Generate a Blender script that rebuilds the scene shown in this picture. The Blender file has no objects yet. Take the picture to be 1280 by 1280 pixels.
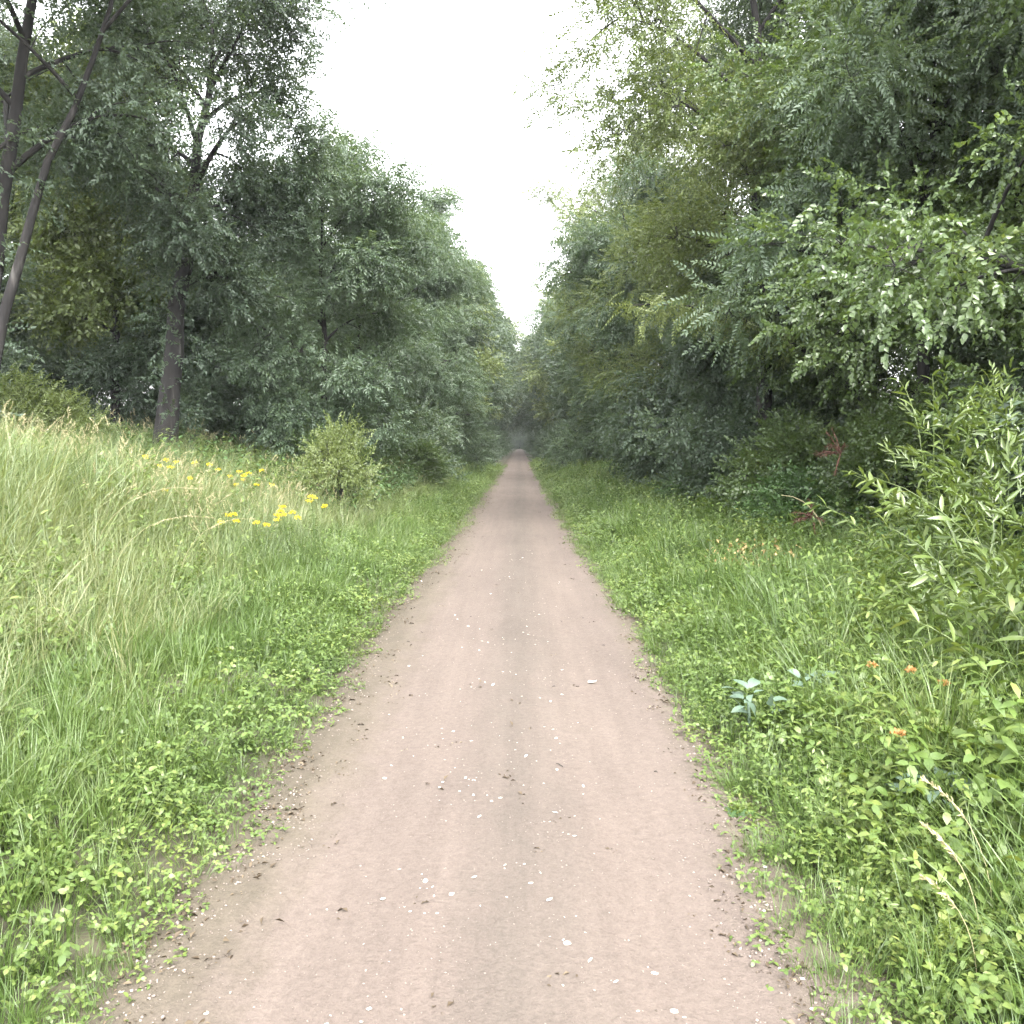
import bpy, math, random
import numpy as np
from mathutils import Vector, Matrix, noise as mnoise

SC = bpy.context.scene
COL = SC.collection
R = math.radians

# ------------------------------------------------------------------ camera
cam_d = bpy.data.cameras.new('camera')
cam_d.lens = 36 * 1100 / 1280
cam_d.sensor_width = 36
cam_d.clip_start = 0.05
cam_d.clip_end = 4000
cam = bpy.data.objects.new('camera', cam_d)
COL.objects.link(cam)
cam.location = (0, 0, 1.7)
cam.rotation_euler = (R(90 - 4.4), 0, R(0.47))
SC.camera = cam

# ------------------------------------------------------------------ overcast sky and soft sun
SUN_EL, SUN_AZ = 54, 165        # degrees; azimuth from +Y, clockwise
w = bpy.data.worlds.new('World')
SC.world = w
w.use_nodes = True
nt = w.node_tree
bg = nt.nodes['Background']
sky = nt.nodes.new('ShaderNodeTexSky')
sky.sky_type = 'NISHITA'
sky.sun_disc = False
sky.sun_elevation = R(SUN_EL)
sky.sun_rotation = R(SUN_AZ)
sky.dust_density = 3.0
sky.air_density = 1.2
hs = nt.nodes.new('ShaderNodeHueSaturation')      # thin cloud all over: the blue is washed out
hs.inputs['Saturation'].default_value = 0.12
hs.inputs['Value'].default_value = 1.0
nt.links.new(sky.outputs[0], hs.inputs['Color'])
nt.links.new(hs.outputs[0], bg.inputs['Color'])
bg.inputs['Strength'].default_value = 0.15
sun_d = bpy.data.lights.new('sun', 'SUN')
sun_d.energy = 0.6
sun_d.angle = R(25)
sun_d.color = (1.0, 0.95, 0.88)
sun = bpy.data.objects.new('sun', sun_d)
COL.objects.link(sun)
sun.rotation_euler = (R(90 - SUN_EL), 0, R(180 - SUN_AZ))

vs = SC.view_settings
SC.display_settings.display_device = 'sRGB'
vs.view_transform = 'Standard'
vs.look = 'None'
vs.gamma = 1
vs.use_curve_mapping = False
vs.exposure = 3.15

cy = SC.cycles
cy.use_denoising = True
try:
    cy.denoiser = 'OPENIMAGEDENOISE'
except Exception:
    pass
cy.max_bounces = 8
cy.diffuse_bounces = 4
cy.glossy_bounces = 2
cy.transmission_bounces = 4
cy.transparent_max_bounces = 4
cy.volume_bounces = 0
cy.use_adaptive_sampling = True
cy.adaptive_threshold = 0.02

rng = np.random.default_rng(11)
random.seed(11)


# ------------------------------------------------------------------ helpers
def smooth(a, b, x):
    t = np.clip((np.asarray(x, float) - a) / (np.asarray(b, float) - a), 0, 1)
    return t * t * (3 - 2 * t)


def vnoise(x, y, s, seed=0):
    """cheap smooth value noise, vectorised, 0..1"""
    x = np.asarray(x, float) / s + seed * 17.3
    y = np.asarray(y, float) / s - seed * 9.1
    xi, yi = np.floor(x), np.floor(y)
    fx, fy = x - xi, y - yi
    fx = fx * fx * (3 - 2 * fx)
    fy = fy * fy * (3 - 2 * fy)

    def h(a, b):
        v = np.sin(a * 127.1 + b * 311.7 + seed * 74.7) * 43758.5453
        return v - np.floor(v)
    return (h(xi, yi) * (1 - fx) + h(xi + 1, yi) * fx) * (1 - fy) + (h(xi, yi + 1) * (1 - fx) + h(xi + 1, yi + 1) * fx) * fy


def H(x, y):
    """height of the ground"""
    x = np.asarray(x, float)
    y = np.asarray(y, float)
    l = smooth(-1.3, -3.2, x) * 0.22 + smooth(-2.2, -8.5, x) * 1.05 + smooth(-7, -16, x) * 0.3
    r = smooth(1.1, 2.6, x) * 0.10 + smooth(2.2, 6, x) * 0.18
    b = (vnoise(x, y, 1.7, 1) - .5) * 0.12 + (vnoise(x, y, 0.5, 2) - .5) * 0.04
    off = smooth(0.9, 2.0, np.abs(x + .1))
    return l + r + b * off - 0.03 * (1 - smooth(1.0, 1.6, np.abs(x + .1)))


class MB:
    """collects vertices, faces and a per-vertex tint, and makes one mesh"""
    def __init__(s):
        s.v, s.f3, s.f4, s.t, s.m = [], [], [], [], []
        s.n = 0

    def add(s, v, tris=None, quads=None, tint=0.5):
        v = np.asarray(v, float).reshape(-1, 3)
        s.v.append(v)
        s.t.append(np.broadcast_to(np.asarray(tint, float), (len(v),)))
        if tris is not None and len(tris):
            s.f3.append(np.asarray(tris, int) + s.n)
        if quads is not None and len(quads):
            s.f4.append(np.asarray(quads, int) + s.n)
        s.n += len(v)

    def mesh(s, name, mat, smooth_shade=False):
        me = bpy.data.meshes.new(name)
        v = np.concatenate(s.v)
        f3 = np.concatenate(s.f3) if s.f3 else np.zeros((0, 3), int)
        f4 = np.concatenate(s.f4) if s.f4 else np.zeros((0, 4), int)
        loops = np.concatenate([f3.ravel(), f4.ravel()])
        nf = len(f3) + len(f4)
        me.vertices.add(len(v))
        me.vertices.foreach_set('co', v.ravel().astype(np.float32))
        me.loops.add(len(loops))
        me.loops.foreach_set('vertex_index', loops.astype(np.int32))
        me.polygons.add(nf)
        st = np.concatenate([np.arange(len(f3)) * 3, len(f3) * 3 + np.arange(len(f4)) * 4])
        me.polygons.foreach_set('loop_start', st.astype(np.int32))
        if smooth_shade:
            me.polygons.foreach_set('use_smooth', np.ones(nf, bool))
        a = me.attributes.new('tint', 'FLOAT', 'POINT')
        a.data.foreach_set('value', np.concatenate(s.t).astype(np.float32))
        me.update(calc_edges=True)
        if mat is not None:
            me.materials.append(mat)
        return me


def tag(o, label=None, cat=None, group=None, kind=None):
    if label:
        o['label'] = label
    if cat:
        o['category'] = cat
    if group:
        o['group'] = group
    if kind:
        o['kind'] = kind
    return o


def link(name, data, parent=None, loc=(0, 0, 0), rz=0.0, sc=1.0):
    o = bpy.data.objects.new(name, data)
    COL.objects.link(o)
    o.location = loc
    o.rotation_euler = (0, 0, rz)
    o.scale = (sc, sc, sc) if not hasattr(sc, '__len__') else sc
    if parent is not None:
        o.parent = parent
    return o


def norm(a):
    return a / np.maximum(np.linalg.norm(a, axis=-1, keepdims=True), 1e-9)


def frames(d, roll=None, up=(0, 0, 1)):
    """rotation matrices (N,3,3) whose columns are: along d, side, normal"""
    d = norm(np.asarray(d, float))
    u = np.broadcast_to(np.asarray(up, float), d.shape) + 1e-3
    side = norm(np.cross(u, d))
    nrm = np.cross(d, side)
    if roll is not None:
        c, s_ = np.cos(roll)[:, None], np.sin(roll)[:, None]
        side, nrm = side * c + nrm * s_, nrm * c - side * s_
    return np.stack([d, side, nrm], axis=-1)


def tube(mb, pts, rad, n=6, tint=0.5):
    pts = np.asarray(pts, float)
    rad = np.broadcast_to(np.asarray(rad, float), (len(pts),))
    d = np.gradient(pts, axis=0)
    d = norm(d)
    ref = np.array([1.0, 0.13, 0.07]) if abs(d[0][0]) < 0.8 else np.array([0.1, 1.0, 0.05])
    s1 = norm(np.cross(d, ref))
    s2 = np.cross(d, s1)
    a = np.arange(n) / n * 2 * np.pi
    ring = pts[:, None, :] + rad[:, None, None] * (np.cos(a)[None, :, None] * s1[:, None, :] + np.sin(a)[None, :, None] * s2[:, None, :])
    q = []
    for i in range(len(pts) - 1):
        for j in range(n):
            k = (j + 1) % n
            q.append((i * n + j, i * n + k, (i + 1) * n + k, (i + 1) * n + j))
    v = np.concatenate([ring.reshape(-1, 3), pts[-1:]])
    t = [((len(pts) - 1) * n + j, (len(pts) - 1) * n + (j + 1) % n, len(pts) * n) for j in range(n)]
    mb.add(v, t, q, tint)


# ------------------------------------------------------------------ leaf shapes
def leaf_simple(L, W, fold=0.25, droop=0.2):
    v = np.array([[0, 0, 0], [.45 * L, W / 2, fold * W / 2], [L, 0, -droop * L], [.45 * L, -W / 2, fold * W / 2]])
    f = np.array([[0, 3, 2], [0, 2, 1]])
    return v, f


def leaf_round(L, W, fold=0.2, droop=0.25):
    v = np.array([[0, 0, 0], [.5 * L, 0, 0.0], [L, 0, -droop * L],
                  [.22 * L, W * .40, fold * W * .4], [.60 * L, W * .46, fold * W * .4 - .3 * droop * L],
                  [.22 * L, -W * .40, fold * W * .4], [.60 * L, -W * .46, fold * W * .4 - .3 * droop * L]])
    f = np.array([[0, 1, 3], [3, 1, 4], [1, 2, 4], [0, 5, 1], [5, 6, 1], [1, 6, 2]])
    return v, f


def assemble(leaf, pos, mats, scl, tint):
    """many copies of a leaf -> verts, tris, tints"""
    v, f = leaf
    V = np.einsum('nij,kj->nki', mats, v) * scl[:, None, None] + pos[:, None, :]
    F = f[None] + (np.arange(len(pos)) * len(v))[:, None, None]
    T = np.repeat(tint, len(v))
    return V.reshape(-1, 3), F.reshape(-1, 3), T


def spray_alternate(r, leaf, n, length, spread=55, droop=0.15, stemw=0.0018):
    """a twig with single leaves left and right"""
    t = (np.arange(n) + .5) / n
    pos = np.stack([t * length, 0.012 * np.sin(t * 9), -droop * length * t ** 2], -1)
    side = np.where(np.arange(n) % 2 == 0, 1, -1)
    ang = np.radians(spread * (1 - .6 * t) + r.normal(0, 10, n)) * side
    ang[-1] = r.normal(0, .2)
    el = r.normal(-.15, .3, n)
    d = np.stack([np.cos(ang) * np.cos(el), np.sin(ang) * np.cos(el), np.sin(el)], -1)
    m = frames(d, r.normal(0, .5, n))
    v, f, tt = assemble(leaf, pos, m, r.uniform(.7, 1.15, n), r.uniform(0, 1, n))
    # the twig itself: a thin three-cornered strip
    tv = np.array([[0, -stemw, 0], [0, stemw, 0], [length * .95, 0, -droop * length * .9]])
    v = np.concatenate([v, tv])
    f = np.concatenate([f, np.array([[0, 1, 2]]) + len(v) - 3])
    tt = np.concatenate([tt, [-1, -1, -1]])
    return v, f, tt


def spray_pinnate(r, leaf, pairs, length, droop=0.35):
    """a compound leaf: paired leaflets and one at the tip"""
    t = np.concatenate([np.repeat((np.arange(pairs) + .7) / (pairs + .2), 2), [1.0]])
    n = len(t)
    side = np.concatenate([np.tile([1, -1], pairs), [0]])
    pos = np.stack([t * length, 0 * t, -droop * length * t ** 2], -1)
    ang = np.radians(62 - 18 * t) * side
    el = -.35 - .25 * t + r.normal(0, .15, n)
    d = np.stack([np.cos(ang) * np.cos(el), np.sin(ang) * np.cos(el), np.sin(el)], -1)
    m = frames(d, r.normal(0, .2, n))
    v, f, tt = assemble(leaf, pos, m, r.uniform(.8, 1.1, n) * (1 - .25 * np.abs(t - .55)), r.uniform(.2, .8) + r.normal(0, .12, n))
    tv = np.array([[0, -.002, 0], [0, .002, 0], [length * .95, 0, -droop * length * .9]])
    v = np.concatenate([v, tv])
    f = np.concatenate([f, np.array([[0, 1, 2]]) + len(v) - 3])
    tt = np.concatenate([tt, [-1, -1, -1]])
    return v, f, tt


def add_sprays(mb, sprays, pos, dirs, scl, tint, r, rollsd=1.0):
    """put one of the spray templates at every position"""
    pick = r.integers(0, len(sprays), len(pos))
    roll = r.normal(0, rollsd, len(pos))
    M = frames(dirs, roll)
    for k, (v, f, tt) in enumerate(sprays):
        q = np.nonzero(pick == k)[0]
        if not len(q):
            continue
        V, F, _ = assemble((v, f), pos[q], M[q], scl[q], tint[q])
        T = np.clip(.55 * np.tile(tt, len(q)) + .45 * np.repeat(tint[q], len(v)), 0, 1)
        mb.add(V, F, None, T)


# ------------------------------------------------------------------ materials
def new_mat(name):
    m = bpy.data.materials.new(name)
    m.use_nodes = True
    n = m.node_tree.nodes
    l = m.node_tree.links
    b = n['Principled BSDF']
    out = n['Material Output']
    return m, n, l, b, out


def ramp(n, stops):
    c = n.new('ShaderNodeValToRGB')
    e = c.color_ramp.elements
    while len(e) < len(stops):
        e.new(.5)
    for i, (p, col) in enumerate(stops):
        e[i].position = p
        e[i].color = (*col, 1)
    return c


def leaf_mat(name, stops, rough=.42, trans=.3, spec=.5, patch=1.5, wt=(.5, .35, .15), tcol=(1.25, 1.2, .55)):
    m, n, l, b, out = new_mat(name)
    at = n.new('ShaderNodeAttribute')
    at.attribute_name = 'tint'
    ge = n.new('ShaderNodeNewGeometry')
    no = n.new('ShaderNodeTexNoise')
    no.inputs['Scale'].default_value = 1 / patch
    no.inputs['Detail'].default_value = 2
    l.new(ge.outputs['Position'], no.inputs['Vector'])
    oi = n.new('ShaderNodeObjectInfo')

    def mul(sock, k, add=None):
        q = n.new('ShaderNodeMath')
        q.operation = 'MULTIPLY_ADD'
        l.new(sock, q.inputs[0])
        q.inputs[1].default_value = k
        if add is not None:
            l.new(add, q.inputs[2])
        else:
            q.inputs[2].default_value = 0
        return q.outputs[0]
    mr = n.new('ShaderNodeMapRange')
    mr.inputs[1].default_value = .3
    mr.inputs[2].default_value = .7
    l.new(no.outputs[0], mr.inputs[0])
    s = mul(at.outputs['Fac'], wt[0])
    s = mul(mr.outputs[0], wt[1], s)
    s = mul(oi.outputs['Random'], wt[2], s)
    cr = ramp(n, stops)
    l.new(s, cr.inputs[0])
    l.new(cr.outputs[0], b.inputs['Base Color'])
    b.inputs['Roughness'].default_value = rough
    b.inputs['Specular IOR Level'].default_value = spec
    tr = n.new('ShaderNodeBsdfTranslucent')
    mx = n.new('ShaderNodeMix')
    mx.data_type = 'RGBA'
    mx.blend_type = 'MULTIPLY'
    mx.inputs[0].default_value = 1
    l.new(cr.outputs[0], mx.inputs[6])
    mx.inputs[7].default_value = (*tcol, 1)
    l.new(mx.outputs[2], tr.inputs['Color'])
    ms = n.new('ShaderNodeMixShader')
    ms.inputs[0].default_value = trans
    l.new(b.outputs[0], ms.inputs[1])
    l.new(tr.outputs[0], ms.inputs[2])
    l.new(ms.outputs[0], out.inputs[0])
    return m


def plain_mat(name, stops, scale=8, rough=.8, bump=.3, stretch=(1, 1, 1), detail=6):
    m, n, l, b, out = new_mat(name)
    tc = n.new('ShaderNodeTexCoord')
    mp = n.new('ShaderNodeMapping')
    mp.inputs['Scale'].default_value = stretch
    l.new(tc.outputs['Object'], mp.inputs[0])
    no = n.new('ShaderNodeTexNoise')
    no.inputs['Scale'].default_value = scale
    no.inputs['Detail'].default_value = detail
    l.new(mp.outputs[0], no.inputs['Vector'])
    cr = ramp(n, stops)
    l.new(no.outputs[0], cr.inputs[0])
    l.new(cr.outputs[0], b.inputs['Base Color'])
    b.inputs['Roughness'].default_value = rough
    if bump:
        bp = n.new('ShaderNodeBump')
        bp.inputs['Strength'].default_value = bump
        bp.inputs['Distance'].default_value = .02
        l.new(no.outputs[0], bp.inputs['Height'])
        l.new(bp.outputs[0], b.inputs['Normal'])
    return m


BARK = plain_mat('bark', [(.3, (.007, .006, .006)), (.6, (.018, .016, .015)), (.72, (.065, .06, .056))], 7, .95, 1.0, (1, 1, .16))
BARK_PALE = plain_mat('pale_bark', [(.3, (.06, .055, .045)), (.7, (.16, .15, .13))], 9, .9, .6, (1, 1, .2))
DEADWOOD = plain_mat('dead_wood', [(.3, (.09, .04, .03)), (.7, (.22, .11, .085))], 20, .9, .3)
L_DARK = leaf_mat('dark_leaf', [(.0, (.040, .048, .036)), (.35, (.066, .098, .066)), (.7, (.100, .140, .090)), (1, (.15, .19, .105))], .42, .42, .5, 2.0)
L_BROAD = leaf_mat('broad_leaf', [(.0, (.036, .045, .022)), (.3, (.066, .104, .040)), (.7, (.102, .150, .054)), (1, (.19, .225, .065))], .33, .42, .6, 1.2)
L_ASH = leaf_mat('ash_leaf', [(.0, (.044, .055, .038)), (.3, (.074, .112, .070)), (.7, (.108, .156, .094)), (1, (.16, .205, .11))], .40, .44, .5, 1.5)
L_LIGHT = leaf_mat('light_leaf', [(.0, (.05, .055, .022)), (.3, (.095, .130, .045)), (.7, (.15, .19, .065)), (1, (.22, .25, .09))], .42, .38, .5, 2.5)
L_WILLOW = leaf_mat('long_leaf', [(.0, (.045, .052, .018)), (.3, (.076, .118, .030)), (.7, (.122, .165, .045)), (1, (.20, .23, .08))], .36, .30, .6, .5)
L_HERB = leaf_mat('herb_leaf', [(.0, (.044, .060, .018)), (.3, (.074, .122, .028)), (.6, (.112, .166, .040)), (1, (.19, .22, .06))], .42, .30, .5, .9)
L_HERBD = leaf_mat('dark_herb_leaf', [(.0, (.035, .05, .02)), (.3, (.055, .105, .036)), (.7, (.085, .145, .05)), (1, (.13, .19, .075))], .42, .28, .5, .8)
L_GRASS = leaf_mat('grass_blade', [(.0, (.042, .060, .02)), (.3, (.068, .118, .028)), (.7, (.106, .160, .044)), (1, (.19, .22, .095))], .40, .32, .5, 1.4)
L_MEADOW = leaf_mat('meadow_blade', [(.0, (.062, .088, .034)), (.3, (.108, .155, .060)), (.6, (.172, .208, .092)), (1, (.30, .295, .165))], .42, .32, .5, 2.2, (.45, .5, .05))
L_SEED = leaf_mat('seed_head', [(.0, (.22, .20, .10)), (.5, (.36, .33, .19)), (1, (.50, .45, .28))], .6, .3, .3, 1.0, (.7, .2, .1), (1.1, 1, .8))
L_GREY = leaf_mat('grey_green_leaf', [(.0, (.06, .095, .06)), (.5, (.085, .13, .09)), (1, (.12, .175, .13))], .6, .15, .5, .2)
L_YELLOW = leaf_mat('yellow_flower', [(.0, (.50, .36, .02)), (.5, (.72, .56, .03)), (1, (.80, .68, .06))], .5, .3, .3, .2, (.7, .2, .1), (1, 1, .7))
L_ORANGE = leaf_mat('orange_flower', [(.0, (.36, .18, .06)), (1, (.46, .27, .11))], .5, .3, .3, .2, (.7, .2, .1), (1, 1, .7))
L_DRY = leaf_mat('dry_leaf', [(.0, (.22, .13, .06)), (.5, (.36, .24, .11)), (1, (.46, .36, .18))], .55, .25, .3, .3, (.7, .2, .1), (1.1, 1, .8))
L_LITTER = leaf_mat('litter_leaf', [(.0, (.030, .022, .014)), (.45, (.065, .048, .030)), (.8, (.13, .10, .065)), (1, (.30, .26, .19))], .7, .1, .3, .2, (.5, .2, .4), (1, 1, .8))
L_FALLEN = leaf_mat('fallen_leaf', [(.0, (.50, .42, .33)), (.5, (.64, .58, .50)), (1, (.78, .74, .68))], .5, .1, .4, .2, (.4, .1, .5), (1, 1, 1))
L_RED = leaf_mat('red_dead_needles', [(.0, (.07, .030, .026)), (1, (.17, .08, .07))], .7, .1, .2, .2)
STONE = leaf_mat('stone', [(.0, (.06, .048, .036)), (.45, (.17, .14, .12)), (.8, (.27, .225, .20)), (1, (.50, .46, .42))], .9, .0, .3, .3, (.1, .25, .65))


def path_material():
    m, n, l, b, out = new_mat('gravel_path')
    ge = n.new('ShaderNodeNewGeometry')
    sx = n.new('ShaderNodeSeparateXYZ')
    l.new(ge.outputs['Position'], sx.inputs[0])

    def noise(scale, vec_scale, detail=5, rough=.6):
        mp = n.new('ShaderNodeMapping')
        mp.inputs['Scale'].default_value = vec_scale
        l.new(ge.outputs['Position'], mp.inputs[0])
        q = n.new('ShaderNodeTexNoise')
        q.inputs['Scale'].default_value = scale
        q.inputs['Detail'].default_value = detail
        q.inputs['Roughness'].default_value = rough
        l.new(mp.outputs[0], q.inputs['Vector'])
        return q.outputs[0]

    def math_(op, a, c, d=None):
        q = n.new('ShaderNodeMath')
        q.operation = op
        for i, z in enumerate((a, c, d)):
            if z is None:
                continue
            if isinstance(z, (int, float)):
                q.inputs[i].default_value = z
            else:
                l.new(z, q.inputs[i])
        return q.outputs[0]
    wob = noise(.9, (1, .35, 1), 4)
    wob2 = noise(7, (1, .6, 1), 5)
    xx = math_('ADD', sx.outputs[0], math_('MULTIPLY', math_('SUBTRACT', wob, .5), .45))
    xx = math_('ADD', xx, math_('MULTIPLY', math_('SUBTRACT', wob2, .5), .5))
    f = n.new('ShaderNodeMapRange')
    f.inputs[1].default_value = -1.6
    f.inputs[2].default_value = 1.4
    l.new(xx, f.inputs[0])
    # across the path: dark soil edge, pink wheel track, greyer crown, pink track, soil edge
    pink = (.114, .091, .077)
    pink2 = (.109, .087, .074)
    grey = (.091, .075, .063)
    soil = (.054, .045, .031)
    mid = (.094, .078, .060)
    cr = ramp(n, [(.0, soil), (.14, (.075, .063, .046)), (.20, mid), (.28, pink), (.42, pink2), (.53, grey), (.66, pink), (.80, pink2), (.87, mid), (.94, soil)])
    l.new(f.outputs[0], cr.inputs[0])
    big = noise(.55, (1, .5, 1), 4)
    streak = noise(9, (1, .06, 1), 4)
    fine = noise(95, (1, 1, 1), 4, .7)
    grit = noise(32, (1, 1, 1), 5, .75)
    v = math_('MULTIPLY_ADD', big, .50, .58)
    v = math_('MULTIPLY_ADD', streak, .42, v)
    v = math_('MULTIPLY_ADD', fine, .75, v)
    v = math_('MULTIPLY_ADD', grit, .85, v)
    v = math_('SUBTRACT', v, .84)
    mx = n.new('ShaderNodeMix')
    mx.data_type = 'RGBA'
    mx.blend_type = 'MULTIPLY'
    mx.inputs[0].default_value = 1
    l.new(cr.outputs[0], mx.inputs[6])
    cb = n.new('ShaderNodeCombineColor')
    for i in range(3):
        l.new(v, cb.inputs[i])
    l.new(cb.outputs[0], mx.inputs[7])
    l.new(mx.outputs[2], b.inputs['Base Color'])
    b.inputs['Roughness'].default_value = .92
    b.inputs['Specular IOR Level'].default_value = .25
    bp = n.new('ShaderNodeBump')
    bp.inputs['Strength'].default_value = .55
    bp.inputs['Distance'].default_value = .012
    hsum = math_('MULTIPLY_ADD', grit, 1.2, fine)
    l.new(hsum, bp.inputs['Height'])
    l.new(bp.outputs[0], b.inputs['Normal'])
    return m


SOIL = plain_mat('soil_and_litter', [(.3, (.032, .030, .018)), (.5, (.052, .050, .028)), (.75, (.085, .072, .048))], 6, .95, .5)


# ------------------------------------------------------------------ ground and path
def grid_mesh(name, xs, ys, zf, mat):
    X, Y = np.meshgrid(xs, ys)
    Z = zf(X, Y)
    mb = MB()
    nx, ny = len(xs), len(ys)
    i = np.arange(nx * ny).reshape(ny, nx)
    q = np.stack([i[:-1, :-1], i[:-1, 1:], i[1:, 1:], i[1:, :-1]], -1).reshape(-1, 4)
    mb.add(np.stack([X, Y, Z], -1).reshape(-1, 3), None, q)
    return mb.mesh(name, mat, True)


xs = np.concatenate([[-420, -250, -120, -60, -40], np.linspace(-30, -10, 16)[:-1], np.linspace(-10, 10, 121), np.linspace(10, 30, 16)[1:], [40, 60, 120, 250, 420]])
ys = np.concatenate([[-100, -60, -25], np.linspace(-12, 30, 211), np.linspace(30, 120, 91)[1:], np.linspace(120, 420, 61)[1:], [500, 600, 700]])
tag(link('ground', grid_mesh('ground', xs, ys, H, SOIL)), kind='structure')

pt = np.linspace(0, 1, 560)
pys = -6 + 366 * (0.10 * pt + 0.90 * pt ** 2.6)
pc = np.linspace(0, 1, 61)
PX, PY = np.meshgrid(pc, pys)
pl = -1.46 + (vnoise(PY, 0 * PY, .8, 5) - .5) * .22
pr = 1.22 + (vnoise(PY, 0 * PY, .8, 6) - .5) * .22
PX = pl + (pr - pl) * PX
u = PX + .1
PZ = 0.012 + 0.022 * (1 - (u / 1.3) ** 2) - .018 * np.exp(-((np.abs(u) - .62) / .22) ** 2) \
    + (vnoise(PX, PY, .25, 7) - .5) * .014 + (vnoise(PX, PY, .08, 8) - .5) * .008 - .03 * smooth(1.15, 1.4, np.abs(u)) \
    + np.maximum(H(PX, PY), -.03) * smooth(1.0, 1.4, np.abs(u))
mb = MB()
i = np.arange(PX.size).reshape(PX.shape)
mb.add(np.stack([PX, PY, PZ], -1).reshape(-1, 3), None, np.stack([i[:-1, :-1], i[:-1, 1:], i[1:, 1:], i[1:, :-1]], -1).reshape(-1, 4))
tag(link('path', mb.mesh('path', path_material(), True)), kind='structure')


# ------------------------------------------------------------------ trees
def bez(p0, p1, p2, n=6):
    t = np.linspace(0, 1, n)[:, None]
    return (1 - t) ** 2 * p0 + 2 * t * (1 - t) * p1 + t * t * p2


class Tree:
    pass


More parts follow.
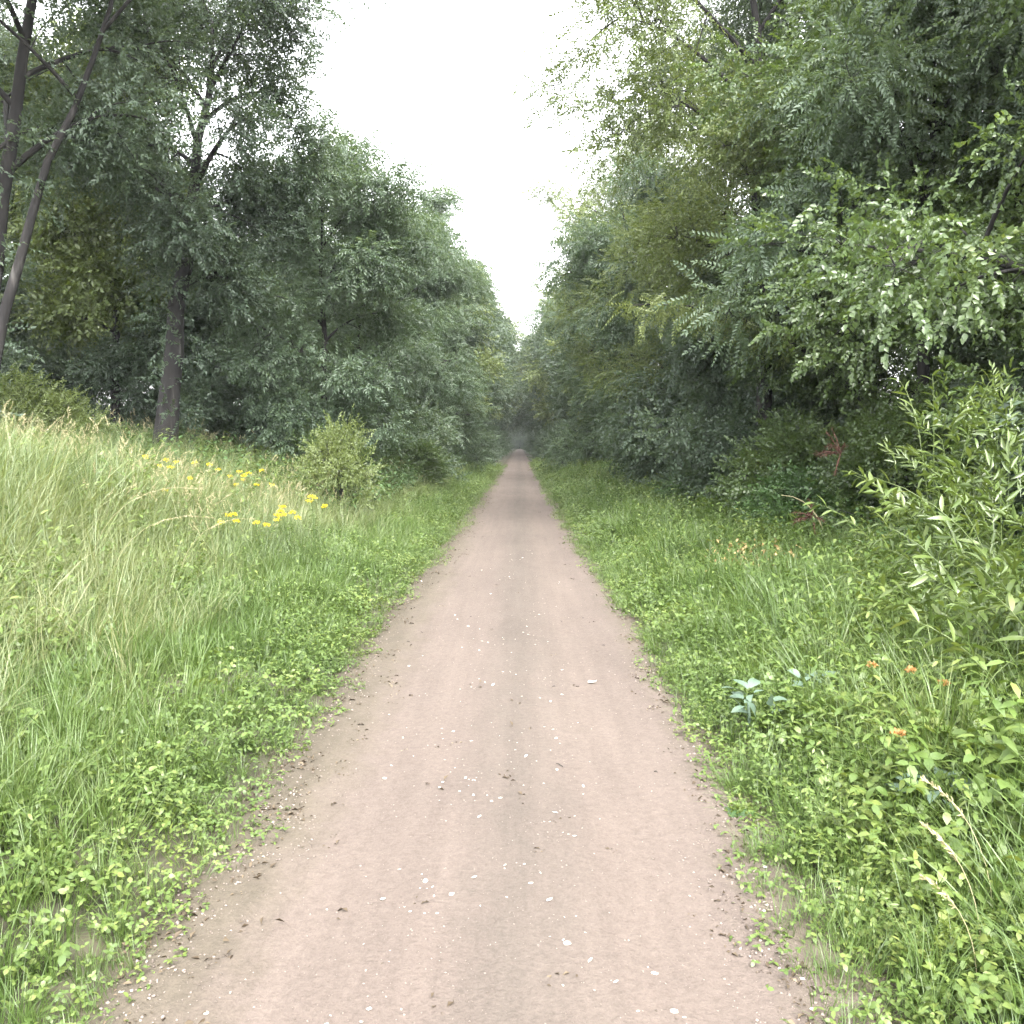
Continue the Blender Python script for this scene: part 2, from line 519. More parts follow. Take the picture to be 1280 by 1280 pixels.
def build_tree(seed, h, tr, base, rx, prof, lean, n_limbs, clump_r, per_clump, sprays, leafmat, bark=BARK,
               droop=.25, sub=6, sscale=(.8, 1.2), n_trunks=1, wild=.55, trunk_leaf=0, fill=0, limb_el=.75, tint_clump=.5, flat=.75, leaders=5):
    """trunk, limbs and a crown made of leafy twigs set in clumps along the branches"""
    r = np.random.default_rng(seed)
    T = Tree()
    T.trunks, T.limbs = [], []
    cl_pos, cl_rad, cl_ax = [], [], []
    twig = MB()
    for k in range(n_trunks):
        ln = np.array(lean, float) * (1 if k == 0 else r.uniform(.5, 1.0))
        if k:
            az = r.uniform(0, 6.28)
            ln = ln + np.array([math.cos(az), math.sin(az)]) * h * .09
        tt = np.linspace(0, 1, 12)
        hh = h * (.93 if k == 0 else r.uniform(.7, .9))
        wig = np.cumsum(r.normal(0, h * .012, (12, 2)), 0) * tt[:, None]
        P = np.stack([ln[0] * tt ** 1.25 + wig[:, 0], ln[1] * tt ** 1.25 + wig[:, 1], hh * tt], -1)
        P[0, 2] = -.35
        if k:
            P[:, :2] += np.array([math.cos(az), math.sin(az)]) * tr * .8
        if k == 0:
            P0, tt0 = P.copy(), tt
        trk = MB()
        rad = tr * (1 if k == 0 else .7) * (1 - .86 * tt ** .9)
        rad[0] *= 1.45
        rad[1] *= 1.08
        tube(trk, P, rad, 10)
        T.trunks.append(trk)
        nl = n_limbs if k == 0 else max(2, int(n_limbs * .6))
        for i in range(nl):
            f = (base / h) + (1 - base / h) * ((i + .5 + r.uniform(-.3, .3)) / nl) * .95
            f = min(f, .95)
            p0 = np.array([np.interp(f * h / hh if f * h < hh else 1, tt, P[:, j]) for j in range(3)])
            az = i * 2.4 + k * 1.1 + r.normal(0, .4)
            u = (f * h - base) / (h - base)
            L = rx * prof(u) * r.uniform(.75, 1.15)
            el = limb_el * (.5 + .9 * u) + r.normal(0, .12)
            dh = np.array([math.cos(az), math.sin(az), 0])
            p2 = p0 + dh * L * math.cos(el * .7) + np.array([0, 0, L * math.sin(el) * .75])
            p1 = p0 + dh * L * .45 + np.array([0, 0, L * math.sin(el) * .75])
            p1 += r.normal(0, .08 * L, 3)
            B = bez(p0, p1, p2, 8)
            lm = MB()
            r0 = max(.018, np.interp(f, tt, rad) * .55)
            tube(lm, B, r0 * (1 - .85 * np.linspace(0, 1, 8)), 6)
            cl_pos.append(p2)
            cl_rad.append(clump_r * r.uniform(.7, 1.1))
            cl_ax.append(dh)
            ns = max(2, int(round(sub * (.5 + .5 * L / rx))))
            for s_ in range(ns):
                g = .25 + .7 * (s_ + r.uniform(.1, .9)) / ns
                q0 = np.array([np.interp(g, np.linspace(0, 1, 8), B[:, j]) for j in range(3)])
                dd = dh * .6 + r.normal(0, .6, 3) + np.array([0, 0, .15])
                dd = dd / np.linalg.norm(dd)
                Ls = L * r.uniform(.25, .5)
                q2 = q0 + dd * Ls
                q2[2] -= droop * Ls * .5
                q1 = q0 + dd * Ls * .5 + np.array([0, 0, .12 * Ls])
                tube(lm, bez(q0, q1, q2, 5), max(.008, r0 * .4) * (1 - .8 * np.linspace(0, 1, 5)), 4)
                cl_pos.append(q2)
                cl_rad.append(clump_r * r.uniform(.55, 1.25))
                cl_ax.append(norm(dh + dd))
                if r.random() < .6:
                    cl_pos.append(.45 * q0 + .55 * q2)
                    cl_rad.append(clump_r * r.uniform(.5, .9))
                    cl_ax.append(dd)
            T.limbs.append(lm)
        cl_pos.append(P[-1])
        cl_rad.append(clump_r)
        cl_ax.append(np.array([0, 0, 1.]))
        for q_ in range(leaders):       # shoots that break the crown's outline
            az = r.uniform(0, 6.28)
            rr = rx * r.uniform(.1, .6)
            z0 = h * r.uniform(.80, .93)
            q0 = P[-1] * .6 + np.array([math.cos(az) * rr * .5, math.sin(az) * rr * .5, z0 * .4 - .3])
            for w_ in (0, .45, .8):
                cl_pos.append(q0 + np.array([math.cos(az) * rr * .4, math.sin(az) * rr * .4, h * .11]) * w_ * 1.5)
                cl_rad.append(clump_r * (.55 - .3 * w_))
                cl_ax.append(np.array([math.cos(az) * .3, math.sin(az) * .3, 1.]))
    for i in range(trunk_leaf):  # shoots and ivy on the trunk
        z_ = r.uniform(.6, base + 1.2)
        q0 = np.array([np.interp(z_ / (h * .93), tt0, P0[:, j]) for j in range(3)])
        az = r.uniform(0, 6.28)
        cl_pos.append(q0 + np.array([math.cos(az), math.sin(az), 0]) * tr * r.uniform(.8, 2.0))
        cl_rad.append(clump_r * r.uniform(.3, .6))
        cl_ax.append(np.array([math.cos(az), math.sin(az), .2]))
    for i in range(fill):       # low skirt
        az = r.uniform(0, 6.28)
        rr = rx * r.uniform(.5, .95)
        cl_pos.append(np.array([math.cos(az) * rr, math.sin(az) * rr, r.uniform(.3, base + 1)]))
        cl_rad.append(clump_r * r.uniform(.7, 1.2))
        cl_ax.append(np.array([math.cos(az), math.sin(az), .2]))
    cl_pos, cl_rad, cl_ax = np.array(cl_pos), np.array(cl_rad), np.array(cl_ax)
    T.foliage = leaf_clumps(r, cl_pos, cl_rad, cl_ax, per_clump, clump_r, sprays, droop, sscale, wild, tint_clump, twig, flat)
    T.twig = twig
    T.mat, T.bark = leafmat, bark
    return T


def leaf_clumps(r, cp, crad, cax, per, clump_r, sprays, droop, sscale, wild, tint_clump, twig, flat=.75):
    N = np.maximum(4, (per * (crad / clump_r) ** 2).astype(int))
    idx = np.repeat(np.arange(len(cp)), N)
    M = len(idx)
    o = norm(r.normal(0, 1, (M, 3)))
    o *= (r.uniform(0, 1, M) ** .45)[:, None]
    o[:, 2] *= flat
    pos = cp[idx] + o * crad[idx][:, None]
    d = o * .8 + norm(cax)[idx] * .45 + r.normal(0, wild, (M, 3))
    d[:, 2] -= droop
    tint = np.clip(.5 + tint_clump * (r.uniform(-.5, .5, len(cp))[idx]) + r.normal(0, .16, M), 0, 1)
    fol = MB()
    keep = pos[:, 2] > .05
    pos, d, tint, idx = pos[keep], d[keep], tint[keep], idx[keep]
    add_sprays(fol, sprays, pos, d, r.uniform(*sscale, len(pos)), tint, r)
    # thin twigs from the clump's middle to some of the sprays
    pk = r.random(len(pos)) < .16
    a, b = cp[idx[pk]], pos[pk]
    n = len(a)
    w_ = .006
    sd = norm(np.cross(b - a, r.normal(0, 1, (n, 3)))) * w_
    up = norm(np.cross(b - a, sd)) * w_
    V = np.stack([a + sd, a - sd * .5 + up, a - sd * .5 - up, b], 1).reshape(-1, 3)
    F = (np.array([[0, 1, 3], [1, 2, 3], [2, 0, 3]])[None] + (np.arange(n) * 4)[:, None, None]).reshape(-1, 3)
    twig.add(V, F)
    return fol


def realise(T, kind):
    """link the first of a kind: an Empty at the base > trunk (each), limb (each), twigs, crown"""
    e = bpy.data.objects.new(kind, None)
    COL.objects.link(e)
    for t in T.trunks:
        link('trunk', t.mesh('trunk', T.bark, True), e)
    for t in T.limbs:
        link('limb', t.mesh('limb', T.bark, True), e)
    if T.twig.n:
        tag(link('twigs', T.twig.mesh('twigs', T.bark), e), kind='stuff')
    tag(link('crown', T.foliage.mesh('crown', T.mat), e), kind='stuff')
    return e


def copy_tree(src, far=False):
    c = src.copy()
    COL.objects.link(c)
    for k in ('label', 'group'):
        if k in c:
            del c[k]
    for ch in src.children:
        if far and ch.name.split('.')[0] in ('limb', 'twigs'):
            continue
        d = ch.copy()
        COL.objects.link(d)
        d.parent = c
    return c


PROTO = {}
USED = set()


def plant(kind, x, y, label, sc=1.0, rz=None, group=None, cat='tree', far=False, tilt=0, name=None, zs=None, leafmat=None):
    p = PROTO[kind]
    if kind not in USED:
        o = p
        USED.add(kind)
    else:
        o = copy_tree(p, far)
        if name:
            o.name = name
    o.location = (x, y, float(H(x, y)) - .02)
    o.rotation_euler = (0, tilt, rng.uniform(0, 6.28) if rz is None else rz)
    o.scale = (sc, sc, sc * (zs or 1))
    tag(o, label, cat, group)
    return o


rs = np.random.default_rng(5)
SP_FINE = [spray_alternate(rs, leaf_simple(.085, .042), 13, .44, 58) for _ in range(5)]
SP_SMALL = [spray_alternate(rs, leaf_simple(.062, .036), 15, .42, 62) for _ in range(5)]
SP_BROAD = [spray_alternate(rs, leaf_simple(.066, .048, .3, .2), 14, .38, 62) for _ in range(5)]
SP_MID = [spray_alternate(rs, leaf_simple(.115, .070), 10, .48, 60) for _ in range(5)]
SP_ASH = [spray_pinnate(rs, leaf_simple(.125, .052), 4, .36) for _ in range(5)]
SP_BIGASH = [spray_pinnate(rs, leaf_simple(.085, .036), 8, .42, .45) for _ in range(4)]
SP_FAR = [spray_alternate(rs, leaf_simple(.17, .10), 10, .65, 60) for _ in range(4)]
SP_LONG = [spray_alternate(rs, leaf_simple(.11, .026, .2, .3), 13, .40, 45) for _ in range(4)]

egg = lambda u: math.sin(math.pi * min(1, max(0, .12 + .82 * u))) ** .7
dome = lambda u: (1 - u ** 1.8) ** .55 * .9 + .1
vase = lambda u: .45 + .55 * math.sin(math.pi * min(1, .2 + .65 * u))
col_ = lambda u: .75 + .25 * math.sin(math.pi * u) if u < .85 else .5

# left: tall open-crowned dark trees with leaning trunks
PROTO['leaning'] = realise(build_tree(111, 12.5, .16, 4.2, 3.0, vase, (2.2, .3), 14, .72, 38, SP_FINE, L_DARK, n_trunks=3, sub=6, droop=.1, limb_el=1.2, trunk_leaf=16), 'leaning_tree')
PROTO['ivy'] = realise(build_tree(102, 9.8, .25, 3.5, 2.35, egg, (1.2, 0), 15, .70, 62, SP_FINE, L_DARK, sub=6, droop=.1, limb_el=.95, trunk_leaf=18), 'forked_tree')
PROTO['ash'] = realise(build_tree(103, 9.2, .13, .9, 3.0, egg, (.3, 0), 14, .85, 95, SP_ASH, L_ASH, sub=6, droop=.3, fill=8), 'ash_tree')
PROTO['ash2'] = realise(build_tree(104, 10.5, .14, .8, 2.7, col_, (-.2, .2), 15, .82, 88, SP_ASH, L_ASH, sub=6, droop=.3, fill=8), 'slender_tree')
PROTO['broad'] = realise(build_tree(105, 10.5, .2, 1.4, 4.1, dome, (-.4, 0), 17, .95, 105, SP_BROAD, L_BROAD, sub=7, droop=.25, fill=10), 'broadleaf_tree')
PROTO['light'] = realise(build_tree(106, 12.0, .17, 3.0, 3.4, egg, (-1.2, 0), 14, .85, 95, SP_SMALL, L_LIGHT, sub=6, droop=.2, limb_el=.9), 'spreading_tree')
PROTO['compound'] = realise(build_tree(107, 8.0, .12, 2.6, 2.6, dome, (-.3, 0), 12, .72, 70, SP_BIGASH, L_ASH, sub=5, droop=.25, fill=0), 'walnut_like_tree')
PROTO['hedge'] = realise(build_tree(108, 6.5, .1, .5, 2.9, dome, (0, 0), 13, .80, 80, SP_MID, L_DARK, sub=6, droop=.25, fill=14), 'thicket_tree')
PROTO['far'] = realise(build_tree(109, 12, .17, 3.0, 2.9, egg, (0, 0), 14, 1.15, 62, SP_FAR, L_DARK, sub=5, droop=.1, fill=0), 'woodland_tree')
PROTO['farlight'] = realise(build_tree(110, 12, .17, 3.0, 2.8, egg, (0, 0), 14, 1.1, 56, SP_FAR, L_LIGHT, sub=5, droop=.1, fill=0), 'pale_woodland_tree')


def build_bush(seed, h, rad, n_clumps, clump_r, per, sprays, leafmat, kind, bark=BARK, sscale=(.7, 1.1), droop=.15, open_=0.0):
    r = np.random.default_rng(seed)
    e = bpy.data.objects.new(kind, None)
    COL.objects.link(e)
    d = norm(np.abs(r.normal(0, 1, (n_clumps, 3))) * np.where(r.random((n_clumps, 3)) < .5, -1, 1))
    d[:, 2] = np.abs(d[:, 2])
    q = r.uniform(.35 + open_, 1, n_clumps)[:, None] ** .6
    cp = d * q * np.array([rad, rad, h])
    cp[:, 2] += .25 * h * (1 - cp[:, 2] / h) * r.uniform(0, 1, n_clumps)
    stems = 7
    for s_ in range(stems):
        sm = MB()
        for c in cp[s_::stems]:
            p0 = np.array([r.normal(0, .08), r.normal(0, .08), -.15])
            p1 = np.array([c[0] * .3, c[1] * .3, c[2] * .75])
            tube(sm, bez(p0, p1, c, 6), np.linspace(.016, .005, 6) * (h / 2) ** .5, 5)
        link('stem', sm.mesh('stem', bark, True), e)
    tw = MB()
    cr_ = clump_r * r.uniform(.6, 1.2, n_clumps)
    fol = leaf_clumps(r, cp, cr_, norm(cp + np.array([0, 0, .3])), per, clump_r, sprays, droop, sscale, .4, .5, tw)
    tag(link('twigs', tw.mesh('twigs', bark), e), kind='stuff')
    tag(link('foliage', fol.mesh('foliage', leafmat), e), kind='stuff')
    return e


PROTO['bush'] = build_bush(201, 2.3, 1.25, 60, .42, 40, SP_BROAD, L_BROAD, 'bush')
PROTO['darkbush'] = build_bush(202, 2.6, 1.7, 70, .55, 48, SP_MID, L_DARK, 'dark_bush')
PROTO['lightbush'] = build_bush(203, 1.7, .9, 46, .34, 34, SP_FINE, L_LIGHT, 'pale_bush', sscale=(.5, .9))
PROTO['bramble'] = build_bush(204, 1.1, 1.5, 60, .36, 36, SP_MID, L_HERBD, 'bramble_bush', sscale=(.5, .85))


exec_later = []

# ---- left side
plant('leaning', -8.75, 14.0, 'dark open-crowned tree with three leaning trunks at the meadow edge by the frame edge', 1.0, 0.0)
plant('ivy', -7.1, 17.5, 'tall dark forked tree with a thick leafy trunk standing behind the yellow flowers', 1.0, .2)
plant('leaning', -13.5, 19.0, 'dark leaning tree behind the nearest leaning one, deeper in the wood', .8, .5)
plant('ash', -4.9, 21.5, 'dense grey-green tree with feathery leaves next to the tall forked tree', .86, 1.1)
plant('ash2', -4.9, 28.0, 'slim tree with one tuft rising above its neighbours on the meadow side', .84, 2.2)
plant('ash', -5.0, 35.0, 'grey-green tree whose crown steps up towards the sky gap', 1.0, 3.3)
plant('ash2', -4.6, 43.0, 'tall slim tree overhanging the path on the meadow side', 1.16, 4.1)
plant('farlight', -9.7, 21.2, 'yellow-green tree showing between the leaning and the forked trunks', .78, 1.0)
plant('farlight', -14.0, 27.0, 'yellow-green tree seen under the crown of the leaning tree', .8, 3.0)
plant('far', -11.5, 31.0, 'dark tree filling the gap behind the forked trunk', .74, 2.0)
plant('far', -19.0, 25.0, 'dark tree deep in the wood behind the leaning trunks', .75, 4.5)
plant('far', -17.0, 34.0, 'dark tree at the back of the wood beyond the meadow', .8, 5.0)
plant('far', -8.5, 33.0, 'dark tree close behind the feathery-leaved trees', .72, .7)
plant('hedge', -8.4, 21.5, 'low dark thicket at the foot of the forked tree', .62, .5, cat='thicket')
plant('hedge', -12.5, 18.5, 'low dark thicket behind the grass between the leaning trunks', .55, 1.7, cat='thicket')
plant('hedge', -16.0, 21.0, 'low dark thicket deepest in the shade of the wood', .6, 2.7, cat='thicket')
plant('lightbush', -3.3, 16.0, 'loose upright shrub with yellowish leaves standing in the meadow grass near the path', .74, .3, cat='bush', zs=1.4)
plant('bush', -4.6, 20.5, 'yellowish shrub behind the narrow upright one', .85, 1.3, cat='bush')
plant('bush', -3.4, 27.0, 'yellow-green bush at the foot of the slim trees beside the path', .8, 2.3, cat='bush')
plant('darkbush', -5.6, 22.0, 'dark bush under the feathery-leaved trees', .95, .9, cat='bush')
plant('darkbush', -4.3, 31.0, 'dark bush overhanging the grass verge below the slim trees', 1.0, 1.9, cat='bush')
plant('lightbush', -9.0, 15.4, 'small pale green bush at the far edge of the meadow', .95, .2, cat='bush')
plant('lightbush', -8.2, 15.8, 'pale small bush close beside the dark stump of a trunk', .8, 1.2, cat='bush')
plant('darkbush', -10.3, 15.8, 'rounded dark bush rising behind the tall meadow grass', .55, 3.1, cat='bush')

# ---- right side
plant('broad', 7.6, 9.2, 'big broadleaf tree with glossy mid-green leaves leaning over the near verge', 1.0, .4)
plant('broad', 8.2, 14.0, 'second glossy broadleaf tree behind the nearest one', 1.0, 2.0)
plant('compound', 6.2, 13.5, 'tree with long drooping compound leaves beside the glossy broadleaf tree', 1.05, 1.0)
plant('light', 4.9, 17.5, 'tall thin-leaved tree whose crown hangs over the sky gap', 1.12, .1)
plant('light', 5.6, 27.0, 'tall pale tree behind the overhanging crown', 1.05, 2.1)
plant('leaning', 8.6, 21.0, 'tall dark tree with grey-mauve shade high behind the compound-leaved tree', 1.1, 3.1)
plant('hedge', 5.9, 19.5, 'dark rounded thicket tree below the thin-leaved crown', .82, 1.3)
plant('hedge', 6.2, 25.0, 'dark thicket tree with a long level bough of bright leaves above it', .95, 2.6)
plant('ash', 5.2, 31.0, 'grey-green tree in the dense wall beside the path', 1.1, 4.0)
plant('light', 4.9, 37.0, 'yellow-green tree at the end of the sky gap', 1.08, .3)
plant('ash2', 4.9, 45.0, 'slim tall tree further along the green wall on the thicket side', 1.22, 5.0)
plant('bush', 5.0, 15.2, 'dense yellow-green bush bulging out over the verge', .95, .8, cat='bush')
plant('bush', 5.4, 11.8, 'glossy green bush in front of the dark hollow', 1.0, 2.8, cat='bush')
plant('darkbush', 5.5, 18.0, 'dark glossy bush beneath the thicket trees', .9, 4.0, cat='bush')
plant('darkbush', 5.2, 23.0, 'dark bush at the edge of the bright verge', .8, 5.0, cat='bush')
plant('darkbush', 7.0, 11.0, 'dark bush deep in the hollow under the broadleaf tree', 1.0, 1.0, cat='bush')
plant('bramble', 4.6, 13.2, 'low bramble spreading onto the verge from the dark hollow', .85, .4, cat='bush')
plant('bramble', 4.5, 20.0, 'low dark bramble at the foot of the thicket', .8, 2.0, cat='bush')
plant('darkbush', 6.2, 7.2, 'dark bush behind the long-leaved shrub at the frame edge', .95, 2.4, cat='bush')
plant('hedge', 10.5, 11.5, 'dark thicket tree behind the nearest glossy broadleaf tree', .8, .4)
plant('darkbush', 8.8, 9.0, 'dark bush at the foot of the nearest broadleaf tree', 1.25, 2.2, cat='bush')
plant('broad', 10.5, 6.2, 'third glossy broadleaf tree mostly out of view at the frame edge', .95, 4.4)

# ---- the corridor beyond: two rows of trees, and the wood behind them
LAB = {('far', -1): ('dark tree in the far row along the meadow side of the path', 'dark trees in the far row on the meadow side'),
       ('farlight', -1): ('pale green tree in the far row along the meadow side of the path', 'pale trees in the far row on the meadow side'),
       ('far', 1): ('dark tree in the far row along the thicket side of the path', 'dark trees in the far row on the thicket side'),
       ('farlight', 1): ('pale green tree in the far row along the thicket side of the path', 'pale trees in the far row on the thicket side')}
for side in (-1, 1):
    y = 50.0
    k = 0
    while y < 335:
        kind = 'farlight' if (k % 4 == 1) else 'far'
        sc = rng.uniform(.95, 1.15) * (1.0 + .40 * min(1, max(0, y - 60) / 80))
        x = side * (4.75 + rng.normal(0, .35) - .8 * min(1, max(0, y - 90) / 50)) + (.5 if side > 0 else -.2)
        lb, gp = LAB[(kind, side)]
        if k < 4:
            lb = ('first dark', 'nearest pale', 'second dark', 'third dark')[k] + ' tree of the far row on the ' + ('meadow' if side < 0 else 'thicket') + ' side'
        elif side:
            lb = lb.replace('in the far row', 'well along the far row')
        plant(kind, x, y, lb, sc, None, gp, far=True)
        if True:
            lb = 'low dark bush in the shade at the foot of the far trees'
            plant('darkbush', side * (4.3 + rng.normal(0, .3)) - .1, y + 2, lb, rng.uniform(1.0, 1.45), None, 'bushes under the far trees', 'bush')
        y += 5.2 + y * .035
        k += 1
for x, y, s_ in ((-3.2, 345, 1.2), (0.3, 350, 1.3), (3.6, 346, 1.15), (-8, 350, 1.3), (8, 352, 1.3)):
    plant('far', x, y, 'dark tree closing the view at the far end of the path', s_, None, 'trees at the far end of the path', far=True)
for x, s_ in ((-7, 1.9), (-3.6, 2.1), (.2, 2.2), (3.8, 2.0), (7.2, 1.9)):
    plant('hedge', x, 312 + abs(x), 'leafy dark tree standing across the far end of the path', s_, None, 'leafy trees across the far end of the path', far=True)
for x, y, s_ in ((-1.6, 343, 1.5), (.2, 345, 1.6), (2.0, 343, 1.5), (-4.5, 342, 1.6), (4.5, 342, 1.6)):
    plant('darkbush', x, y, 'dark bush closing the far end of the path at ground level', s_, None, 'bushes at the far end of the path', 'bush', far=True)
for x, y, s_ in ((-13.5, 23.5, .62), (-17.5, 26, .7), (-20.5, 29, .75), (-10.8, 26.0, .6), (-24, 24, .7), (-15.5, 30, .7), (-22, 34, .8), (-12.0, 36, .75)):
    plant('hedge', x, y, 'dark thicket in the wood behind the leaning trunks', s_, None, 'thickets in the wood behind the meadow', 'thicket', far=True)
for i_, (x, y) in enumerate(((11, 18), (13, 26), (12, 35), (15, 12), (10.5, 45), (-12, 44), (-22, 42), (-26, 30), (-9.5, 50), (14, 55), (-15, 58), (19, 20), (20, 34), (-24, 20))):
    plant('far', x, y, 'dark tree in the wood behind the first row, mostly hidden', rng.uniform(.75, .9), None, 'trees deep in the wood behind the first rows', far=True)


# ------------------------------------------------------------------ scattered ground vegetation
def blade(mb, r, x, y, h, w_, az, bend, tint, seg=4):
    t = np.linspace(0, 1, seg + 1)
    d = np.array([math.cos(az), math.sin(az)])
    out = bend * h * t ** 1.8
    z = h * (t - .35 * min(bend, 1.2) * t ** 3)
    p = np.stack([x + d[0] * out, y + d[1] * out, z], -1)
    sd = np.array([-d[1], d[0], 0]) * w_ / 2
    wd = (1 - t ** 1.6)[:, None]
    V = np.concatenate([p + sd * wd, p - sd * wd])
    n = seg + 1
    q = [(i, i + 1, n + i + 1, n + i) for i in range(seg)]
    mb.add(V, None, q, tint)
    return p


def tuft(seed, n, h, spread, w_, bend, mat, seedheads=0, tint=(0, 1)):
    r = np.random.default_rng(seed)
    mb = MB()
    for i in range(n):
        a = r.uniform(0, 6.28)
        q = spread * r.uniform(0, 1) ** .6
        blade(mb, r, math.cos(a) * q, math.sin(a) * q, h * r.uniform(.55, 1.1), w_ * r.uniform(.7, 1.2), a + r.normal(0, .7), bend * r.uniform(.3, 1.6), r.uniform(*tint))
    return mb.mesh('tuft', mat)


def stalks(seed, n, h, spread, mat, plume=.12, bend=.35):
    """flowering grass: thin stalks ending in a plume of small spikelets"""
    r = np.random.default_rng(seed)
    mb = MB()
    for i in range(n):
        a = r.uniform(0, 6.28)
        q = spread * r.uniform(0, 1)
        p = blade(mb, r, math.cos(a) * q, math.sin(a) * q, h * r.uniform(.75, 1.1), .0035, r.normal(.4, 1.2), bend * r.uniform(.4, 1.5), r.uniform(0, .6), 6)
        tip, dirn = p[-1], norm(p[-1] - p[-2])
        m = 16
        pos = tip - dirn * np.linspace(0, plume, m)[:, None]
        dd = dirn + r.normal(0, .45, (m, 3))
        V, F, T = assemble(leaf_simple(.03, .007), pos, frames(dd, r.uniform(0, 6, m)), r.uniform(.7, 1.3, m), r.uniform(.2, 1, m))
        mb.add(V, F, None, T)
    return mb.mesh('stalks', mat)


def herb(seed, n_stem, h, leaf, per_stem, spread, mat, lean=.5):
    """ground cover: thin stems with leaves in threes held nearly flat"""
    r = np.random.default_rng(seed)
    mb = MB()
    for i in range(n_stem):
        a = r.uniform(0, 6.28)
        q = spread * r.uniform(0, 1) ** .5
        hh = h * r.uniform(.5, 1.1)
        p = blade(mb, r, math.cos(a) * q, math.sin(a) * q, hh, .004, a + r.normal(0, .8), lean * r.uniform(.2, 1.2), .2, 3)
        for j in range(per_stem):
            z = 1 - .28 * j
            base = p[-1] * z + p[0] * (1 - z)
            az = r.uniform(0, 6.28) + np.arange(3) * 2.09
            d = np.stack([np.cos(az), np.sin(az), r.normal(.05, .3, 3)], -1)
            V, F, T = assemble(leaf, np.repeat(base[None], 3, 0), frames(d, r.normal(0, .3, 3)), r.uniform(.7, 1.2, 3), r.uniform(.1, 1, 3))
            mb.add(V, F, None, T)
    return mb.mesh('herb', mat)


def nettle(seed, n_stem, h, leaf, pairs, spread, mat):
    r = np.random.default_rng(seed)
    mb = MB()
    for i in range(n_stem):
        a = r.uniform(0, 6.28)
        q = spread * r.uniform(0, 1) ** .5
        hh = h * r.uniform(.6, 1.1)
        p = blade(mb, r, math.cos(a) * q, math.sin(a) * q, hh, .006, a, .25, .1, 4)
        for j in range(pairs):
            f = .25 + .75 * j / (pairs - 1)
            base = np.array([np.interp(f, np.linspace(0, 1, 5), p[:, c]) for c in range(3)])
            az = j * 1.57 + r.normal(0, .2) + np.array([0, 3.14])
            d = np.stack([np.cos(az), np.sin(az), r.normal(-.15, .2, 2)], -1)
            V, F, T = assemble(leaf, np.repeat(base[None], 2, 0), frames(d, r.normal(0, .2, 2)), np.full(2, 1.15 - .55 * f) * r.uniform(.85, 1.15, 2), r.uniform(.1, 1, 2))
            mb.add(V, F, None, T)
    return mb.mesh('nettle', mat)


def scatter(name, meshes, pos, rot, scl, label=None):
    """ONE uncountable plant cover: points with instances chosen by geometry nodes"""
    me = bpy.data.meshes.new(name)
    n = len(pos)
    me.vertices.add(n)
    me.vertices.foreach_set('co', pos.astype(np.float32).ravel())
    a = me.attributes.new('rot', 'FLOAT_VECTOR', 'POINT')
    a.data.foreach_set('vector', rot.astype(np.float32).ravel())
    a = me.attributes.new('scl', 'FLOAT_VECTOR', 'POINT')
    a.data.foreach_set('vector', scl.astype(np.float32).ravel())
    a = me.attributes.new('kind_index', 'INT', 'POINT')
    a.data.foreach_set('value', rng.integers(0, len(meshes), n).astype(np.int32))
    me.update()
    o = link(name, me)
    g = bpy.data.node_groups.new(name, 'GeometryNodeTree')
    g.interface.new_socket('Geometry', in_out='INPUT', socket_type='NodeSocketGeometry')
    g.interface.new_socket('Geometry', in_out='OUTPUT', socket_type='NodeSocketGeometry')
    gi = g.nodes.new('NodeGroupInput')
    go = g.nodes.new('NodeGroupOutput')
    ip = g.nodes.new('GeometryNodeInstanceOnPoints')
    g.links.new(gi.outputs[0], ip.inputs['Points'])
    j = g.nodes.new('GeometryNodeGeometryToInstance')
    for m in reversed(meshes):
        ob = bpy.data.objects.new(m.name, m)
        oi = g.nodes.new('GeometryNodeObjectInfo')
        oi.inputs['Object'].default_value = ob
        g.links.new(oi.outputs['Geometry'], j.inputs[0])
    g.links.new(j.outputs[0], ip.inputs['Instance'])
    ip.inputs['Pick Instance'].default_value = True

    def attr(nm, ty):
        q = g.nodes.new('GeometryNodeInputNamedAttribute')
        q.data_type = ty
        q.inputs['Name'].default_value = nm
        return [s for s in q.outputs if s.enabled and s.name == 'Attribute'][0]
    g.links.new(attr('kind_index', 'INT'), ip.inputs['Instance Index'])
    g.links.new(attr('rot', 'FLOAT_VECTOR'), ip.inputs['Rotation'])
    g.links.new(attr('scl', 'FLOAT_VECTOR'), ip.inputs['Scale'])
    g.links.new(ip.outputs[0], go.inputs[0])
    md = o.modifiers.new('scatter', 'NODES')
    md.node_group = g
    tag(o, kind='stuff', label=label)
    return o


def sample(x0, x1, y0, y1, dens, falloff=9.0, power=1.3):
    """points whose density thins with distance"""
    n = int((x1 - x0) * (y1 - y0) * dens)
    x = rng.uniform(x0, x1, n)
    y = rng.uniform(y0, y1, n)
    k = rng.random(n) < 1 / (1 + (np.maximum(y, 0) / falloff) ** power)
    x, y = x[k], y[k]
    vis = np.abs(x) < .62 * y + 1.6          # keep what the photograph could see, plus a step aside
    return x[vis], y[vis]


def cover(name, meshes, x, y, s0, s1, tilt=.15, grow=0.012, mul=None, lean=None, label=None):
    n = len(x)
    sc = rng.uniform(s0, s1, n) * (1 + grow * np.maximum(y, 0))
    if mul is not None:
        sc = sc * mul
    rot = np.stack([rng.normal(0, tilt, n), rng.normal(0, tilt, n), rng.uniform(0, 6.28, n)], -1)
    pos = np.stack([x, y, H(x, y) - .01], -1)
    return scatter(name, meshes, pos, rot, np.repeat(sc[:, None], 3, 1), label)


def edge_l(y):
    return -1.04 - .17 * np.exp(-((y - 9.5) / 5) ** 2) + (vnoise(y, 0 * y, .55, 21) - .5) * .26 + (vnoise(y, 0 * y, 2.5, 22) - .5) * .16


